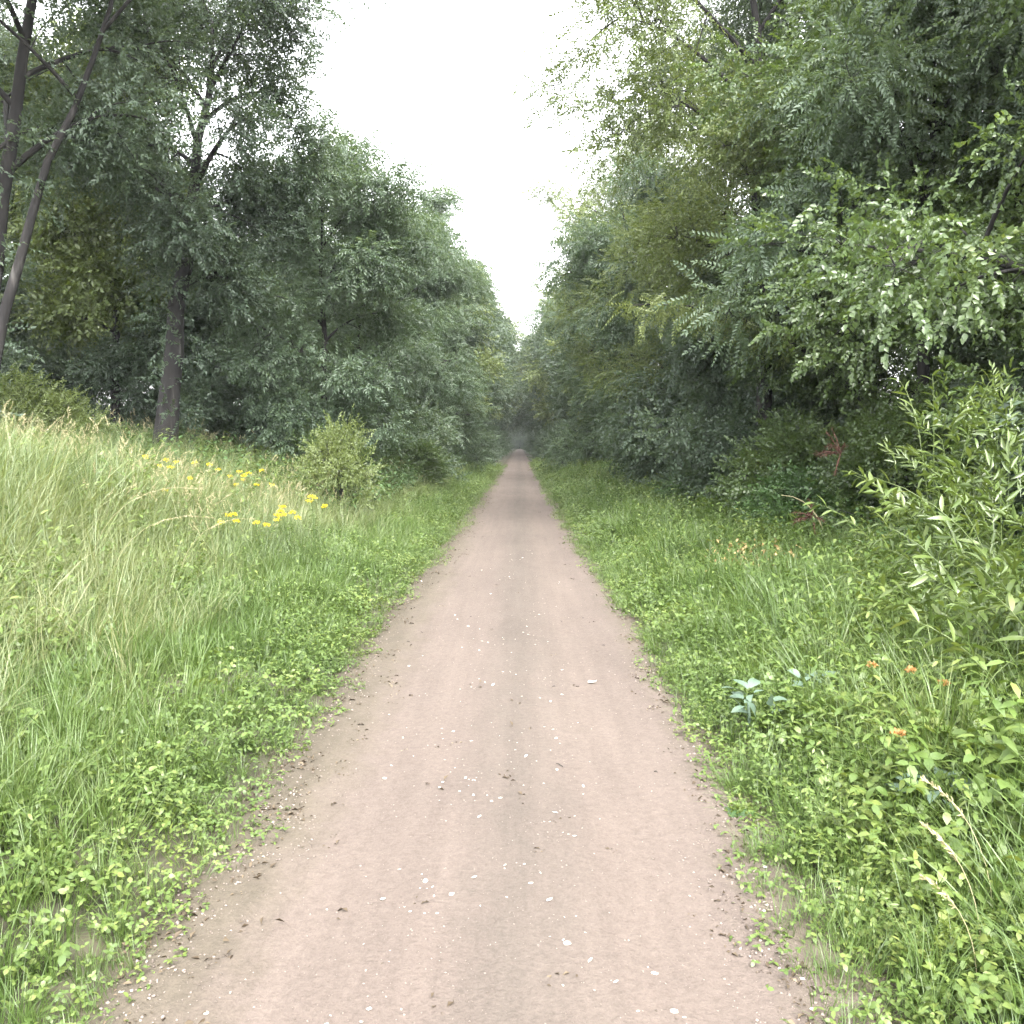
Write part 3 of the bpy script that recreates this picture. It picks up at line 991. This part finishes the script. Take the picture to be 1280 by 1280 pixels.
def edge_r(y):
    return .82 + .17 * np.exp(-((y - 9.5) / 5) ** 2) + (vnoise(y, 0 * y, .55, 23) - .5) * .22 + (vnoise(y, 0 * y, 2.5, 24) - .5) * .14


MEADOW = [tuft(300 + i, 30, .95, .13, .0095, .6, L_MEADOW) for i in range(5)]
STALK = [stalks(310 + i, 7, 1.15, .12, L_SEED) for i in range(5)]
LUSH = [tuft(320 + i, 26, .38, .09, .0065, .55, L_GRASS) for i in range(6)]
CLOVER = [herb(330 + i, 9, .15, leaf_round(.028, .020), 1, .09, L_HERB) for i in range(6)]
GOUT = [herb(340 + i, 7, .28, leaf_round(.045, .027), 2, .11, L_HERB) for i in range(5)]
NETTLE = [nettle(350 + i, 4, .55, leaf_round(.085, .045), 6, .12, L_HERBD) for i in range(4)]
WEED = [nettle(360 + i, 3, .45, leaf_round(.075, .026), 7, .11, L_HERB) for i in range(4)]
FEATH = []
for i in range(4):
    r = np.random.default_rng(370 + i)
    m_ = MB()
    ns = 16
    a = r.uniform(0, 6.28, ns)
    dd = np.stack([np.cos(a) * .6, np.sin(a) * .6, np.full(ns, .8)], -1) + r.normal(0, .15, (ns, 3))
    add_sprays(m_, [spray_pinnate(r, leaf_simple(.034 * q_, .014 * q_), 7, .22 * q_, .4) for q_ in (.7, .85, 1, 1.2)], np.stack([np.cos(a) * .05, np.sin(a) * .05, r.uniform(0, .22, ns)], -1), dd, r.uniform(.6, 1.1, ns), r.uniform(.2, .9, ns), r)
    FEATH.append(m_.mesh('feathery', L_HERB))

# left meadow: tall pale grass
x, y = sample(-26, -1.9, 2.2, 45, 80, 12, 1.2)
k = rng.random(len(x)) < smooth(-2.0, -3.3, x + .5 * (vnoise(x, y, 1.2, 31) - .5))
x, y = x[k], y[k]
cover('meadow_grass', MEADOW, x, y, .6, 1.05, .22, .006, (.62 + .38 * smooth(-2.2, -5.5, x)) * (1 + .45 * np.exp(-(((x + 5.3) / 1.5) ** 2 + ((y - 8.8) / 2.5) ** 2))), label='tall pale grass of the meadow')
x, y = sample(-24, -2.4, 2.6, 40, 24, 12, 1.2)
k = rng.random(len(x)) < smooth(-2.6, -4.2, x) * smooth(.25, .65, vnoise(x, y, 2.0, 33))
x, y = x[k], y[k]
cover('flowering_grass', STALK, x, y, .55, 1.0, .28, .004, (.75 + .25 * smooth(-3, -6, x)) * (1 + .5 * np.exp(-(((x + 5.3) / 1.5) ** 2 + ((y - 8.8) / 2.5) ** 2))), label='pale seed stalks standing over the meadow grass')
# lush grass and herbs between meadow and path
x, y = sample(-6.5, -1.15, 1.2, 60, 200, 8, 1.35)
k = (x < edge_l(y) - .08) & (rng.random(len(x)) < (1 - .75 * smooth(-3.0, -4.5, x)) * np.maximum(.5, smooth(.05, .4, vnoise(x, y, .8, 35))))
x, y = x[k], y[k]
cover('lush_grass', LUSH, x, y, .6, 1.15, .25, .012, .38 + .55 * smooth(-1.25, -2.1, x), label='lush green grass beside the path')
x, y = sample(-4.2, -.9, 1.0, 70, 230, 6.5, 1.4)
k = (x < edge_l(y)) & (rng.random(len(x)) < (1 - .8 * smooth(-1.5, -2.5, x)) * np.maximum(smooth(-1.7, -1.3, x), smooth(.1, .5, vnoise(x, y, .6, 39))))
x, y = x[k], y[k]
cover('clover', CLOVER, x, y, .6, 1.25, .25, .02, .55 + .45 * smooth(-1.2, -1.7, x), label='low leafy cover along the meadow side of the path')
x, y = sample(-14, -1.4, 1.2, 60, 130, 8, 1.3)
k = (x < edge_l(y) - .2) & (rng.random(len(x)) < smooth(.3, .7, vnoise(x, y, 1.1, 37)))
x, y = x[k], y[k]
cover('leafy_weeds', GOUT + WEED, x, y, .55, 1.05, .2, .012, (.6 + .4 * smooth(-1.4, -2.4, x)) * (1 + .75 * smooth(-2.6, -5, x)), label='broad-leaved weeds in the grass')

# right verge
x, y = sample(.8, 6.5, 1.0, 80, 260, 6.5, 1.4)
k = (x > edge_r(y)) & (rng.random(len(x)) < 1 - .5 * smooth(3, 5.5, x))
x, y = x[k], y[k]
cover('low_herbs', CLOVER, x, y, .65, 1.35, .25, .02, .55 + .55 * smooth(1.0, 1.7, x), label='low bright herbs of the verge')
x, y = sample(1.1, 6.5, 1.2, 80, 110, 7.5, 1.35)
k = (x > edge_r(y) + .18) & (rng.random(len(x)) < smooth(.22, .6, vnoise(x, y, 1.0, 41)))
x, y = x[k], y[k]
cover('verge_herbs', GOUT + WEED, x, y, .6, 1.2, .2, .012, .5 + .75 * smooth(1.1, 2.6, x) + .55 * smooth(1.15, 1.8, x) * np.exp(-((y - 2.8) / 1.6) ** 2), label='three-leaved herbs filling the verge')
x, y = sample(.9, 5.5, 1.0, 50, 190, 7, 1.3)
k = (x > edge_r(y) + .05) & (rng.random(len(x)) < smooth(.2, .6, vnoise(x, y, .9, 43)) * (1 - .5 * smooth(12, 25, y)))
x, y = x[k], y[k]
cover('verge_grass', LUSH, x, y, .55, 1.25, .22, .01, .5 + .85 * smooth(1.0, 2.3, x), label='green grass of the verge')
x, y = sample(1.2, 3.4, 1.2, 6, 38, 30, 1.3)
k = (x > edge_r(y) + .3) & (rng.random(len(x)) < smooth(.3, .6, vnoise(x, y, .7, 45)) * smooth(4.8, 3.0, y))
x, y = x[k], y[k]
cover('feathery_herbs', FEATH, x, y, .5, .95, .35, 0, label='feathery dark herbs of the near verge')
x, y = sample(1.7, 5.6, 2, 60, 70, 10, 1.3)
k = rng.random(len(x)) < smooth(1.8, 3.2, x + .9 * (vnoise(x, y, 1.3, 61) - .5)) * smooth(.15, .5, vnoise(x, y, 1.6, 63))
x, y = x[k], y[k]
BRIGHT = [nettle(355 + i, 4, .48, leaf_round(.078, .044), 6, .12, L_HERB) for i in range(4)]
cover('tall_verge_weeds', BRIGHT, x, y, .6, 1.15, .2, .008, .75 + .5 * smooth(2, 4, x), label='tall leafy weeds where the verge meets the bushes')
# dark nettles at the foot of the bushes
x, y = sample(3.4, 9, 5, 60, 30, 14, 1.3)
k = rng.random(len(x)) < smooth(3.3, 4.4, x + .8 * (vnoise(x, y, 1.5, 47) - .5))
x, y = x[k], y[k]
cover('nettles', NETTLE, x, y, .7, 1.4, .18, .006, label='dark nettles under the bushes')
x, y = sample(-26, -3.0, 14, 50, 14, 20, 1.2)
k = rng.random(len(x)) < smooth(13.5, 16.5, y + (x + 7) * .1 + 1.5 * (vnoise(x, y, 2, 49) - .5))
x, y = x[k], y[k]
cover('woodland_nettles', NETTLE, x, y, .9, 1.7, .18, .006, label='dark weeds at the edge of the wood')

# fine gravel on the path
peb = []
for i in range(4):
    r = np.random.default_rng(390 + i)
    m_ = MB()
    v = np.array([[1, 0, 0], [-1, 0, 0], [0, 1, 0], [0, -1, 0], [0, 0, 1], [0, 0, -.6]]) * r.uniform(.6, 1.1, (6, 1)) * np.array([1, .8, .55])
    f = [[0, 2, 4], [2, 1, 4], [1, 3, 4], [3, 0, 4], [2, 0, 5], [1, 2, 5], [3, 1, 5], [0, 3, 5]]
    m_.add(v, f)
    peb.append(m_.mesh('pebble', STONE))
x, y = sample(-1.5, 1.3, 1.6, 24, 2600, 3.6, 2.0)
ed = np.minimum(x - edge_l(y) + .12, edge_r(y) + .12 - x)
k = (ed > 0) & (rng.random(len(x)) < .30 + .70 * smooth(.42, .08, ed))
x, y, ed = x[k], y[k], ed[k]


def pathz(px, py):
    u_ = px + .1
    return 0.012 + 0.022 * (1 - (u_ / 1.3) ** 2) - .018 * np.exp(-((np.abs(u_) - .62) / .22) ** 2) \
        + (vnoise(px, py, .25, 7) - .5) * .014 + (vnoise(px, py, .08, 8) - .5) * .008 - .03 * smooth(1.15, 1.4, np.abs(u_)) \
        + np.maximum(H(px, py), -.03) * smooth(1.0, 1.4, np.abs(u_))


n = len(x)
sz = .0018 + .006 * rng.random(n) ** 3 * (1 + .9 * smooth(.4, .0, ed)) + .0016 * smooth(.4, .0, ed)
scatter('gravel', peb, np.stack([x, y, pathz(x, y)], -1), rng.uniform(0, 6.28, (n, 3)) * np.array([.1, .1, 1]), np.repeat(sz[:, None], 3, 1), 'fine gravel lying on the path')


# brown leaf litter and clods along both edges of the path
lit = []
for i in range(5):
    r = np.random.default_rng(430 + i)
    m_ = MB()
    nn = 5
    V, F, T = assemble(leaf_simple(.028, .014, .4, .3), np.stack([r.normal(0, .03, nn), r.normal(0, .03, nn), r.uniform(.001, .006, nn)], -1),
                       frames(np.stack([r.normal(0, 1, nn), r.normal(0, 1, nn), r.normal(0, .15, nn)], -1), r.normal(0, .4, nn)), r.uniform(.4, 1.2, nn), r.uniform(0, 1, nn))
    m_.add(V, F, None, T)
    lit.append(m_.mesh('litter', L_LITTER))
x, y = sample(-1.5, 1.3, 1.6, 30, 420, 6, 1.6)
ed = np.minimum(x - edge_l(y) + .15, edge_r(y) + .10 - x)
k = (ed > 0) & (rng.random(len(x)) < .008 + .8 * smooth(np.where(x < 0, .55, .28), .02, ed) * smooth(.25, .65, vnoise(x, y, .35, 71)))
x, y = x[k], y[k]
n = len(x)
scatter('leaf_litter', lit, np.stack([x, y, pathz(x, y) + .001], -1), np.stack([rng.normal(0, .1, n), rng.normal(0, .1, n), rng.uniform(0, 6.28, n)], -1),
        np.repeat(rng.uniform(.5, 1.15, n)[:, None], 3, 1), 'brown leaf litter and crumbs along the edges of the path')


# ------------------------------------------------------------------ single plants and litter
def thing(name, x, y, label, cat, group=None, rz=0.0, dz=0.0):
    e = bpy.data.objects.new(name, None)
    COL.objects.link(e)
    e.location = (x, y, float(H(x, y)) + dz)
    e.rotation_euler = (0, 0, rz)
    return tag(e, label, cat, group)


def long_leaf_mesh(L, W, seed, mat, nseg=5, droop=.3, wave=.1):
    r = np.random.default_rng(seed)
    t = np.linspace(0, 1, nseg + 1)
    wd = W / 2 * np.sin(np.pi * np.clip(t * .97 + .03, 0, 1)) ** .8
    z = -droop * L * t ** 2
    yy = wave * W * np.sin(t * 4 + r.uniform(0, 6))
    mid = np.stack([t * L, yy, z], -1)
    up = .22 * wd
    a = mid + np.stack([0 * t, wd, up], -1)
    b = mid + np.stack([0 * t, -wd, up], -1)
    V = np.concatenate([a, mid, b])
    n = nseg + 1
    q = [(i, n + i, n + i + 1, i + 1) for i in range(nseg)] + [(n + i, 2 * n + i, 2 * n + i + 1, n + i + 1) for i in range(nseg)]
    m = MB()
    m.add(V, None, q, r.uniform(.3, .9))
    return m.mesh('leaf', mat, True)


def set_dir(o, pos, d, roll=0.0):
    M = frames(np.asarray(d, float)[None], np.array([roll]))[0]
    m4 = Matrix(((*M[0], pos[0]), (*M[1], pos[1]), (*M[2], pos[2]), (0, 0, 0, 1)))
    return m4


def leafy_stems(e, stems, leaves, r, per, leaf_sc=1.0, mat=L_WILLOW, start=.25, rad=.006, out=.9):
    """each stem a part, each leaf a part"""
    cnt = 0
    for (p0, p1, p2) in stems:
        B = bez(np.array(p0, float), np.array(p1, float), np.array(p2, float), 9)
        m = MB()
        tube(m, B, np.linspace(rad, rad * .3, 9), 6)
        link('stem', m.mesh('stem', mat, True), e)
        for j in range(per):
            f = start + (1 - start) * (j + .5) / per
            pos = np.array([np.interp(f, np.linspace(0, 1, 9), B[:, c]) for c in range(3)])
            tan = norm(B[min(8, int(f * 8) + 1)] - B[int(f * 8) if f < 1 else 7])
            az = j * 2.4 + r.normal(0, .3)
            s1 = norm(np.cross(tan, [.2, .1, 1.]))
            s2 = np.cross(tan, s1)
            d = tan * .75 + out * (s1 * math.cos(az) + s2 * math.sin(az)) + np.array([0, 0, .05])
            o = link('leaf', leaves[r.integers(len(leaves))], e)
            o.matrix_local = set_dir(o, pos, d, r.normal(0, .5)) @ Matrix.Scale(leaf_sc * r.uniform(.7, 1.15) * (1.05 - .35 * f), 4)
            cnt += 1
    return cnt


LEAVES = [long_leaf_mesh(.17, .038, 500 + i, L_WILLOW, 5, .25 + .08 * i) for i in range(5)]


def stem_fan(r, n, reach, height, toward):
    out = []
    for i in range(n):
        b = r.normal(0, .18, 2)
        tx = toward[0] * reach * r.uniform(.3, 1.1) + r.normal(0, reach * .45)
        ty = toward[1] * reach * r.uniform(.3, 1.1) + r.normal(0, reach * .45)
        hz = height * r.uniform(.45, 1.05)
        out.append(((b[0], b[1], -.05), (b[0] + tx * .25, b[1] + ty * .25, hz * .85), (b[0] + tx, b[1] + ty, hz)))
    return out


def soft_fill(e, r, cx, cy_, cz, rx, ry, rz_, n):
    o_ = norm(r.normal(0, 1, (n, 3))) * (r.uniform(0, 1, n) ** .5)[:, None] * np.array([rx, ry, rz_])
    p_ = o_ + np.array([cx, cy_, cz])
    k_ = p_[:, 2] > .05
    m_ = MB()
    add_sprays(m_, SP_LONG, p_[k_], (o_ * .6 + np.array([-.1, -.05, .35]) + r.normal(0, .3, (n, 3)))[k_], r.uniform(.7, 1.15, n)[k_], r.uniform(.0, .5, n)[k_], r)
    tag(link('foliage', m_.mesh('foliage', L_WILLOW), e), kind='stuff')


r = np.random.default_rng(61)
e = thing('long_leaved_shrub', 3.0, 5.1, 'tall shrub with long narrow yellow-green leaves leaning in at the frame edge', 'shrub')
leafy_stems(e, stem_fan(r, 15, .9, 1.5, (-.35, -.15)), LEAVES, r, 17)
soft_fill(e, r, .25, .1, .7, .85, .7, .75, 150)
e = thing('long_leaved_shrub', 2.75, 4.2, 'lower spray of long narrow leaves drooping over the near verge', 'shrub')
leafy_stems(e, stem_fan(r, 10, .7, .9, (-.3, -.1)), LEAVES, r, 17)
soft_fill(e, r, .3, .1, .42, .6, .5, .5, 70)
e = thing('long_leaved_shrub', 3.45, 6.9, 'upright shrub of long leaves with a bright tip against the dark hollow', 'shrub')
leafy_stems(e, stem_fan(r, 16, .7, 2.05, (-.45, 0)), LEAVES, r, 18)
soft_fill(e, r, .1, 0, .95, .7, .6, .95, 140)

# grey-green burdock-like rosettes on the verge
BLEAF = [long_leaf_mesh(.15, .085, 520 + i, L_GREY, 7, .6, .22) for i in range(3)]
for (x, y, s_, lab) in ((1.32, 4.95, .8, 'grey-green plant with crinkled broad leaves nearest the path edge'),
                        (1.75, 5.15, .55, 'single tuft of grey-green broad leaves in the middle of the verge'),
                        (2.75, 5.35, .85, 'grey-green broad-leaved plant near the long-leaved shrub'),
                        (1.75, 3.6, .6, 'grey-green broad-leaved plant among the feathery herbs')):
    e = thing('burdock', x, y, lab, 'plant', 'grey-green broad-leaved plants on the verge', r.uniform(0, 6))
    for j in range(16):
        a = j * 2.4 + r.normal(0, .3)
        o = link('leaf', BLEAF[j % 3], e)
        q = r.uniform(.02, .17) * s_
        o.matrix_local = set_dir(o, (math.cos(a) * q, math.sin(a) * q, r.uniform(.16, .27)), (math.cos(a), math.sin(a), r.uniform(.1, 1.3)), r.normal(0, .6)) @ Matrix.Scale(s_ * 1.05 * r.uniform(.45, 1.05), 4)
    m = MB()
    tube(m, [(0, 0, -.05), (0, 0, .12), (.01, 0, .22)], [.012, .01, .006], 6)
    link('stem', m.mesh('stem', L_GREY, True), e)


def flower_plant(name, x, y, h, n_heads, head_r, fmat, lab, cat, group):
    e = thing(name, x, y, lab, cat, group)
    for k in range(n_heads):
        a = r.uniform(0, 6.28)
        hz = h * r.uniform(.8, 1.05)
        q = h * r.uniform(.08, .55)
        top = np.array([math.cos(a) * q, math.sin(a) * q, hz])
        m = MB()
        B = bez(np.array([0, 0, -.05]), np.array([0, 0, hz * .6]), top, 6)
        tube(m, B, np.linspace(.005, .0025, 6), 5)
        st = link('stem', m.mesh('stem', L_GRASS, True), e)
        lv = MB()
        nl = 7
        f = r.uniform(.2, .85, nl)
        pos = np.stack([np.interp(f, np.linspace(0, 1, 6), B[:, c]) for c in range(3)], -1)
        az = r.uniform(0, 6.28, nl)
        V, F, T = assemble(leaf_simple(.10, .02), pos, frames(np.stack([np.cos(az), np.sin(az), r.uniform(0, .6, nl)], -1)), r.uniform(.6, 1.1, nl), r.uniform(0, 1, nl))
        lv.add(V, F, None, T)
        link('leaves', lv.mesh('leaves', L_HERB), st)
        fl = MB()
        nf = 34
        off = norm(r.normal(0, 1, (nf, 3))) * (r.uniform(0, 1, nf) ** .5)[:, None] * head_r * np.array([1, 1, .45])
        V, F, T = assemble(leaf_simple(.022, .016), top + off, frames(off + np.array([0, 0, .01]) + r.normal(0, .01, (nf, 3)), r.uniform(0, 6, nf)), r.uniform(.7, 1.2, nf), r.uniform(0, 1, nf))
        fl.add(V, F, None, T)
        link('flower_head', fl.mesh('flower_head', fmat), e)
    return e


for (x, y, h, nh, lab) in ((-2.75, 10.4, .62, 4, 'yellow flower cluster closest to the path, low in the grass'),
                           (-2.55, 10.9, .75, 3, 'yellow flower cluster standing just above the closest one'),
                           (-2.95, 10.0, .55, 3, 'small yellow flower cluster at the foot of the path-side pair'),
                           (-3.35, 10.0, .55, 3, 'yellow flower cluster in the middle of the meadow edge'),
                           (-3.95, 13.2, .8, 4, 'yellow flower cluster highest on the meadow below the forked tree'),
                           (-4.3, 13.6, .8, 3, 'yellow flower cluster just behind the highest one'),
                           (-4.9, 11.8, .85, 3, 'faint yellow flower cluster deep in the pale grass'),
                           (-4.6, 12.6, .85, 3, 'yellow flower cluster between the deep one and the highest one'),
                           (-4.15, 11.0, .75, 2, 'lone yellow flower stem in the tall grass')):
    flower_plant('yellow_wildflower', x, y, h * 1.08, int(nh * 1.4), .036, L_YELLOW, lab, 'flower', 'yellow wildflowers in the meadow')
for (x, y, h, nh, lab) in ((2.0, 4.75, .42, 1, 'orange flower below the long-leaved shrub, higher of the close pair'),
                           (1.92, 4.6, .40, 1, 'orange flower in the close pair, the lower one'),
                           (2.15, 4.5, .40, 1, 'small orange flower just beside the close pair'),
                           (1.72, 3.75, .40, 1, 'lone orange flower among the feathery herbs')):
    flower_plant('orange_wildflower', x, y, h, nh, .022, L_ORANGE, lab, 'flower', 'orange wildflowers')

# a patch of dry yellowing stems on the verge
e = thing('dry_weed', 2.55, 9.6, 'patch of weeds gone dry and brownish on the bright verge', 'weed')
m = MB()
for k in range(22):
    a, q = r.uniform(0, 6.28), .42 * r.uniform(0, 1) ** .6
    p = blade(m, r, math.cos(a) * q, math.sin(a) * q, r.uniform(.35, .6), .005, a, .3, .4, 4)
link('stems', m.mesh('stems', L_DRY), e)
m = MB()
nl = 260
a, q = r.uniform(0, 6.28, nl), .5 * r.uniform(0, 1, nl) ** .6
V, F, T = assemble(leaf_round(.05, .03), np.stack([np.cos(a) * q, np.sin(a) * q, r.uniform(.2, .6, nl)], -1), frames(r.normal(0, 1, (nl, 3))), r.uniform(.5, 1.1, nl), r.uniform(0, 1, nl))
m.add(V, F, None, T)
tag(link('foliage', m.mesh('foliage', L_DRY), e), kind='stuff')

# the pale arching stalk before the dark hollow, and the near seed grasses
def stalk_thing(name, x, y, h, az, bend, lab, cat, group=None, thick=.008, plume=.0):
    e = thing(name, x, y, lab, cat, group)
    t = np.linspace(0, 1, 10)
    P = np.stack([math.cos(az) * bend * h * t ** 2.6, math.sin(az) * bend * h * t ** 2.6, h * (t - .38 * bend * t ** 5)], -1)
    m = MB()
    tube(m, P, np.linspace(thick, thick * .4, 10), 6, .7)
    link('stem', m.mesh('stem', L_SEED, True), e)
    if plume:
        m = MB()
        nn = 70
        f = r.uniform(1 - plume, 1, nn)
        pos = np.stack([np.interp(f, t, P[:, c]) for c in range(3)], -1)
        dd = norm(P[-1] - P[-3]) + r.normal(0, .28, (nn, 3))
        V, F, T = assemble(leaf_simple(.022, .006), pos, frames(dd, r.uniform(0, 6, nn)), r.uniform(.7, 1.2, nn), r.uniform(0, 1, nn))
        m.add(V, F, None, T)
        link('seed_head', m.mesh('seed_head', L_SEED), e)
    return e


stalk_thing('arching_stalk', 4.05, 11.6, 1.05, 2.9, .55, 'pale bare stalk arching over in front of the dark hollow', 'stalk', thick=.013)
for (x, y, h, az, bd, lab) in ((1.50, 2.75, .50, 2.3, .4, 'straw-coloured grass stalk leaning at the bottom corner of the verge'),
                               (1.62, 2.9, .60, 2.2, .45, 'taller straw-coloured grass stalk at the frame corner'),
                               (1.42, 2.62, .40, 2.6, .4, 'shortest straw-coloured grass stalk by the path edge')):
    stalk_thing('seed_grass', x, y, h, az, bd, lab, 'grass', 'straw-coloured grass stalks in the near corner', .0018, .3)
for (x, y, h, az, bd, lab) in ((-3.75, 7.6, 1.25, .35, .75, 'long pale grass stalk bent over the meadow towards the path'),
                               (-3.4, 7.2, 1.05, .3, .8, 'second long pale grass stalk bent below the longest one'),
                               (-3.1, 7.9, 1.0, .2, .7, 'pale bent grass stalk nearest the yellow flowers')):
    stalk_thing('seed_grass', x, y, h, az, bd, lab, 'grass', 'long bent grass stalks in the meadow', .0020, .3)

# reddish dead conifer twigs at the edge of the hollow
for (x, y, z, s_, lab) in ((4.0, 11.0, 1.4, .6, 'reddish dead branch hanging at the edge of the dark hollow'),
                           (3.75, 11.2, .6, .5, 'reddish dead twigs lying low beside the dark hollow')):
    e = thing('dead_branch', x, y, lab, 'branch', None, 0, z)
    m = MB()
    lf = MB()
    for k in range(9):
        d = norm(np.array([-.8, -.4, .25]) + r.normal(0, .5, 3))
        P = bez(np.zeros(3), d * .25 * s_ + np.array([0, 0, .05]), d * .55 * s_, 5)
        tube(m, P, np.linspace(.007, .002, 5), 5)
        nn = 40
        f = r.uniform(.15, 1, nn)
        pos = np.stack([np.interp(f, np.linspace(0, 1, 5), P[:, c]) for c in range(3)], -1)
        V, F, T = assemble(leaf_simple(.05, .008), pos, frames(d + r.normal(0, .8, (nn, 3))), r.uniform(.6, 1.2, nn), r.uniform(0, 1, nn))
        lf.add(V, F, None, T)
    link('branch', m.mesh('branch', DEADWOOD, True), e)
    tag(link('needles', lf.mesh('needles', L_RED), e), kind='stuff')

# mossy hummock at the path edge
e = thing('moss_clump', 1.0, 3.92, 'small mossy green clump bulging from the path edge', 'moss')
m = MB()
lon, lat = np.meshgrid(np.linspace(0, 2 * np.pi, 15)[:-1], np.linspace(0, np.pi / 2, 7))
rad = .085 * (1 + .25 * np.sin(lon * 3 + lat * 2) * np.cos(lat))
V = np.stack([rad * np.cos(lon) * np.cos(lat) * 1.2, rad * np.sin(lon) * np.cos(lat), rad * .75 * np.sin(lat)], -1).reshape(-1, 3)
i = np.arange(7 * 14).reshape(7, 14)
q = np.stack([i[:-1], np.roll(i, -1, 1)[:-1], np.roll(i, -1, 1)[1:], i[1:]], -1).reshape(-1, 4)
m.add(V, None, q, .4)
link('cushion', m.mesh('cushion', L_HERBD, True), e)
m = MB()
nn = 260
pk = V[r.integers(0, len(V), nn)]
V2, F2, T2 = assemble(leaf_simple(.022, .012), pk, frames(pk + r.normal(0, .04, (nn, 3)) + np.array([0, 0, .05])), r.uniform(.6, 1.2, nn), r.uniform(.2, .8, nn))
m.add(V2, F2, None, T2)
tag(link('foliage', m.mesh('foliage', L_HERB), e), kind='stuff')

# the level bough of bright leaves, on the thicket side
e = thing('leafy_bough', 4.6, 16.4, 'level bough of bright drooping leaves reaching out over the dark bushes', 'branch', None, 0, -.65)
m = MB()
P = bez(np.array([2.2, .4, 2.6]), np.array([0, 0, 4.9]), np.array([-2.7, -.3, 4.6]), 10)
tube(m, P, np.linspace(.05, .01, 10), 6)
link('branch', m.mesh('branch', BARK, True), e)
m = MB()
nn = 210
f = r.uniform(.35, 1, nn)
pos = np.stack([np.interp(f, np.linspace(0, 1, 10), P[:, c]) for c in range(3)], -1) + r.normal(0, .14, (nn, 3))
dd = np.stack([r.normal(-.3, .5, nn), r.normal(-.2, .6, nn), np.full(nn, -.25)], -1)
add_sprays(m, SP_BIGASH, pos, dd, r.uniform(.7, 1.1, nn), r.uniform(.5, 1, nn), r)
tag(link('foliage', m.mesh('foliage', L_LIGHT), e), kind='stuff')

# litter on the path: small pale leaves, countable, each its own
FL = []
for i_ in range(6):
    rr = np.random.default_rng(600 + i_)
    m = MB()
    L, W = rr.uniform(.85, 1.15), rr.uniform(.45, .75)
    V = np.array([[-.5 * L, 0, .05], [-.2 * L, W * .42, .18], [.25 * L, W * .40, .12], [.5 * L, 0, .22], [.25 * L, -W * .4, .1], [-.2 * L, -W * .45, .14], [0, 0, .02]])
    V[:, 2] += rr.uniform(0, .12, 7)
    m.add(V, [(6, 0, 1), (6, 1, 2), (6, 2, 3), (6, 3, 4), (6, 4, 5), (6, 5, 0)], None, rr.uniform(.2, 1, 7))
    FL.append(m.mesh('fallen_leaf', L_FALLEN, True))
cnt = 0
while cnt < 240:
    y = 2.4 + 11 * random.random() ** 1.8
    x = random.gauss(-.12, .32) if random.random() < .82 else random.uniform(-1.25, 1.0)
    if not (-1.3 < x < 1.0):
        continue
    if vnoise(np.array([x]), np.array([y]), .45, 51)[0] < .47:
        continue
    o = link('fallen_leaf', FL[cnt % 6], None, (x, y, float(pathz(np.array(x), np.array(y))) + .001), random.uniform(0, 6.28), (lambda q: (q, q, q * .5))(random.choice((.009, .012, .015, .02, .028)) * random.uniform(.8, 1.15)))
    o.rotation_euler = (random.gauss(0, .15), random.gauss(0, .15), random.uniform(0, 6.28))
    tag(o, 'small pale leaf fallen on the gravel path', 'leaf', 'pale leaves fallen on the path')
    cnt += 1
# a few dark twigs and one larger leaf
for i_ in range(9):
    y = 2.9 + 7 * random.random()
    x = random.choice((-1, 1)) * random.uniform(.2, 1.05) - .1
    m = MB()
    L = random.uniform(.02, .055)
    P = np.array([[0, 0, .005], [L * .35, L * .06, .008], [L * .7, -L * .05, .007], [L, L * .08, .005]])
    tube(m, P, [.0024, .002, .0017, .001], 5)
    tube(m, np.array([P[1], P[1] + [L * .2, L * .18, .006], P[1] + [L * .3, L * .3, .004]]), [.0014, .0011, .0008], 4)
    o = link('twig', m.mesh('twig', BARK, True), None, (x, y, float(pathz(np.array(x), np.array(y))) + .001), random.uniform(0, 6.28))
    tag(o, 'short dark twig lying on the gravel path', 'twig', 'dark twigs on the path')
o = link('dry_leaf', FL[2], None, (.52, 6.15, float(pathz(np.array(.52), np.array(6.15))) + .002), .3, .075)
tag(o, 'pale curled dry leaf, the largest one lying on the path', 'leaf')

# ------------------------------------------------------------------ damp summer air
m, n, l, b, out = new_mat('haze')
n.remove(b)
pv = n.new('ShaderNodeVolumePrincipled')
pv.inputs['Color'].default_value = (.93, .96, 1, 1)
pv.inputs['Density'].default_value = .0004
pv.inputs['Anisotropy'].default_value = .2
l.new(pv.outputs[0], out.inputs['Volume'])
mb = MB()
X0, X1, Y0, Y1, Z0, Z1 = -430, 430, -110, 710, -1.6, 25
mb.add([(X0, Y0, Z0), (X1, Y0, Z0), (X1, Y1, Z0), (X0, Y1, Z0), (X0, Y0, Z1), (X1, Y0, Z1), (X1, Y1, Z1), (X0, Y1, Z1)], None,
       [(0, 3, 2, 1), (4, 5, 6, 7), (0, 1, 5, 4), (1, 2, 6, 5), (2, 3, 7, 6), (3, 0, 4, 7)])
tag(link('haze', mb.mesh('haze', m)), kind='stuff')

print('objects', len(bpy.data.objects), 'tris', sum(len(m_.loops) - 2 * len(m_.polygons) for m_ in bpy.data.meshes))
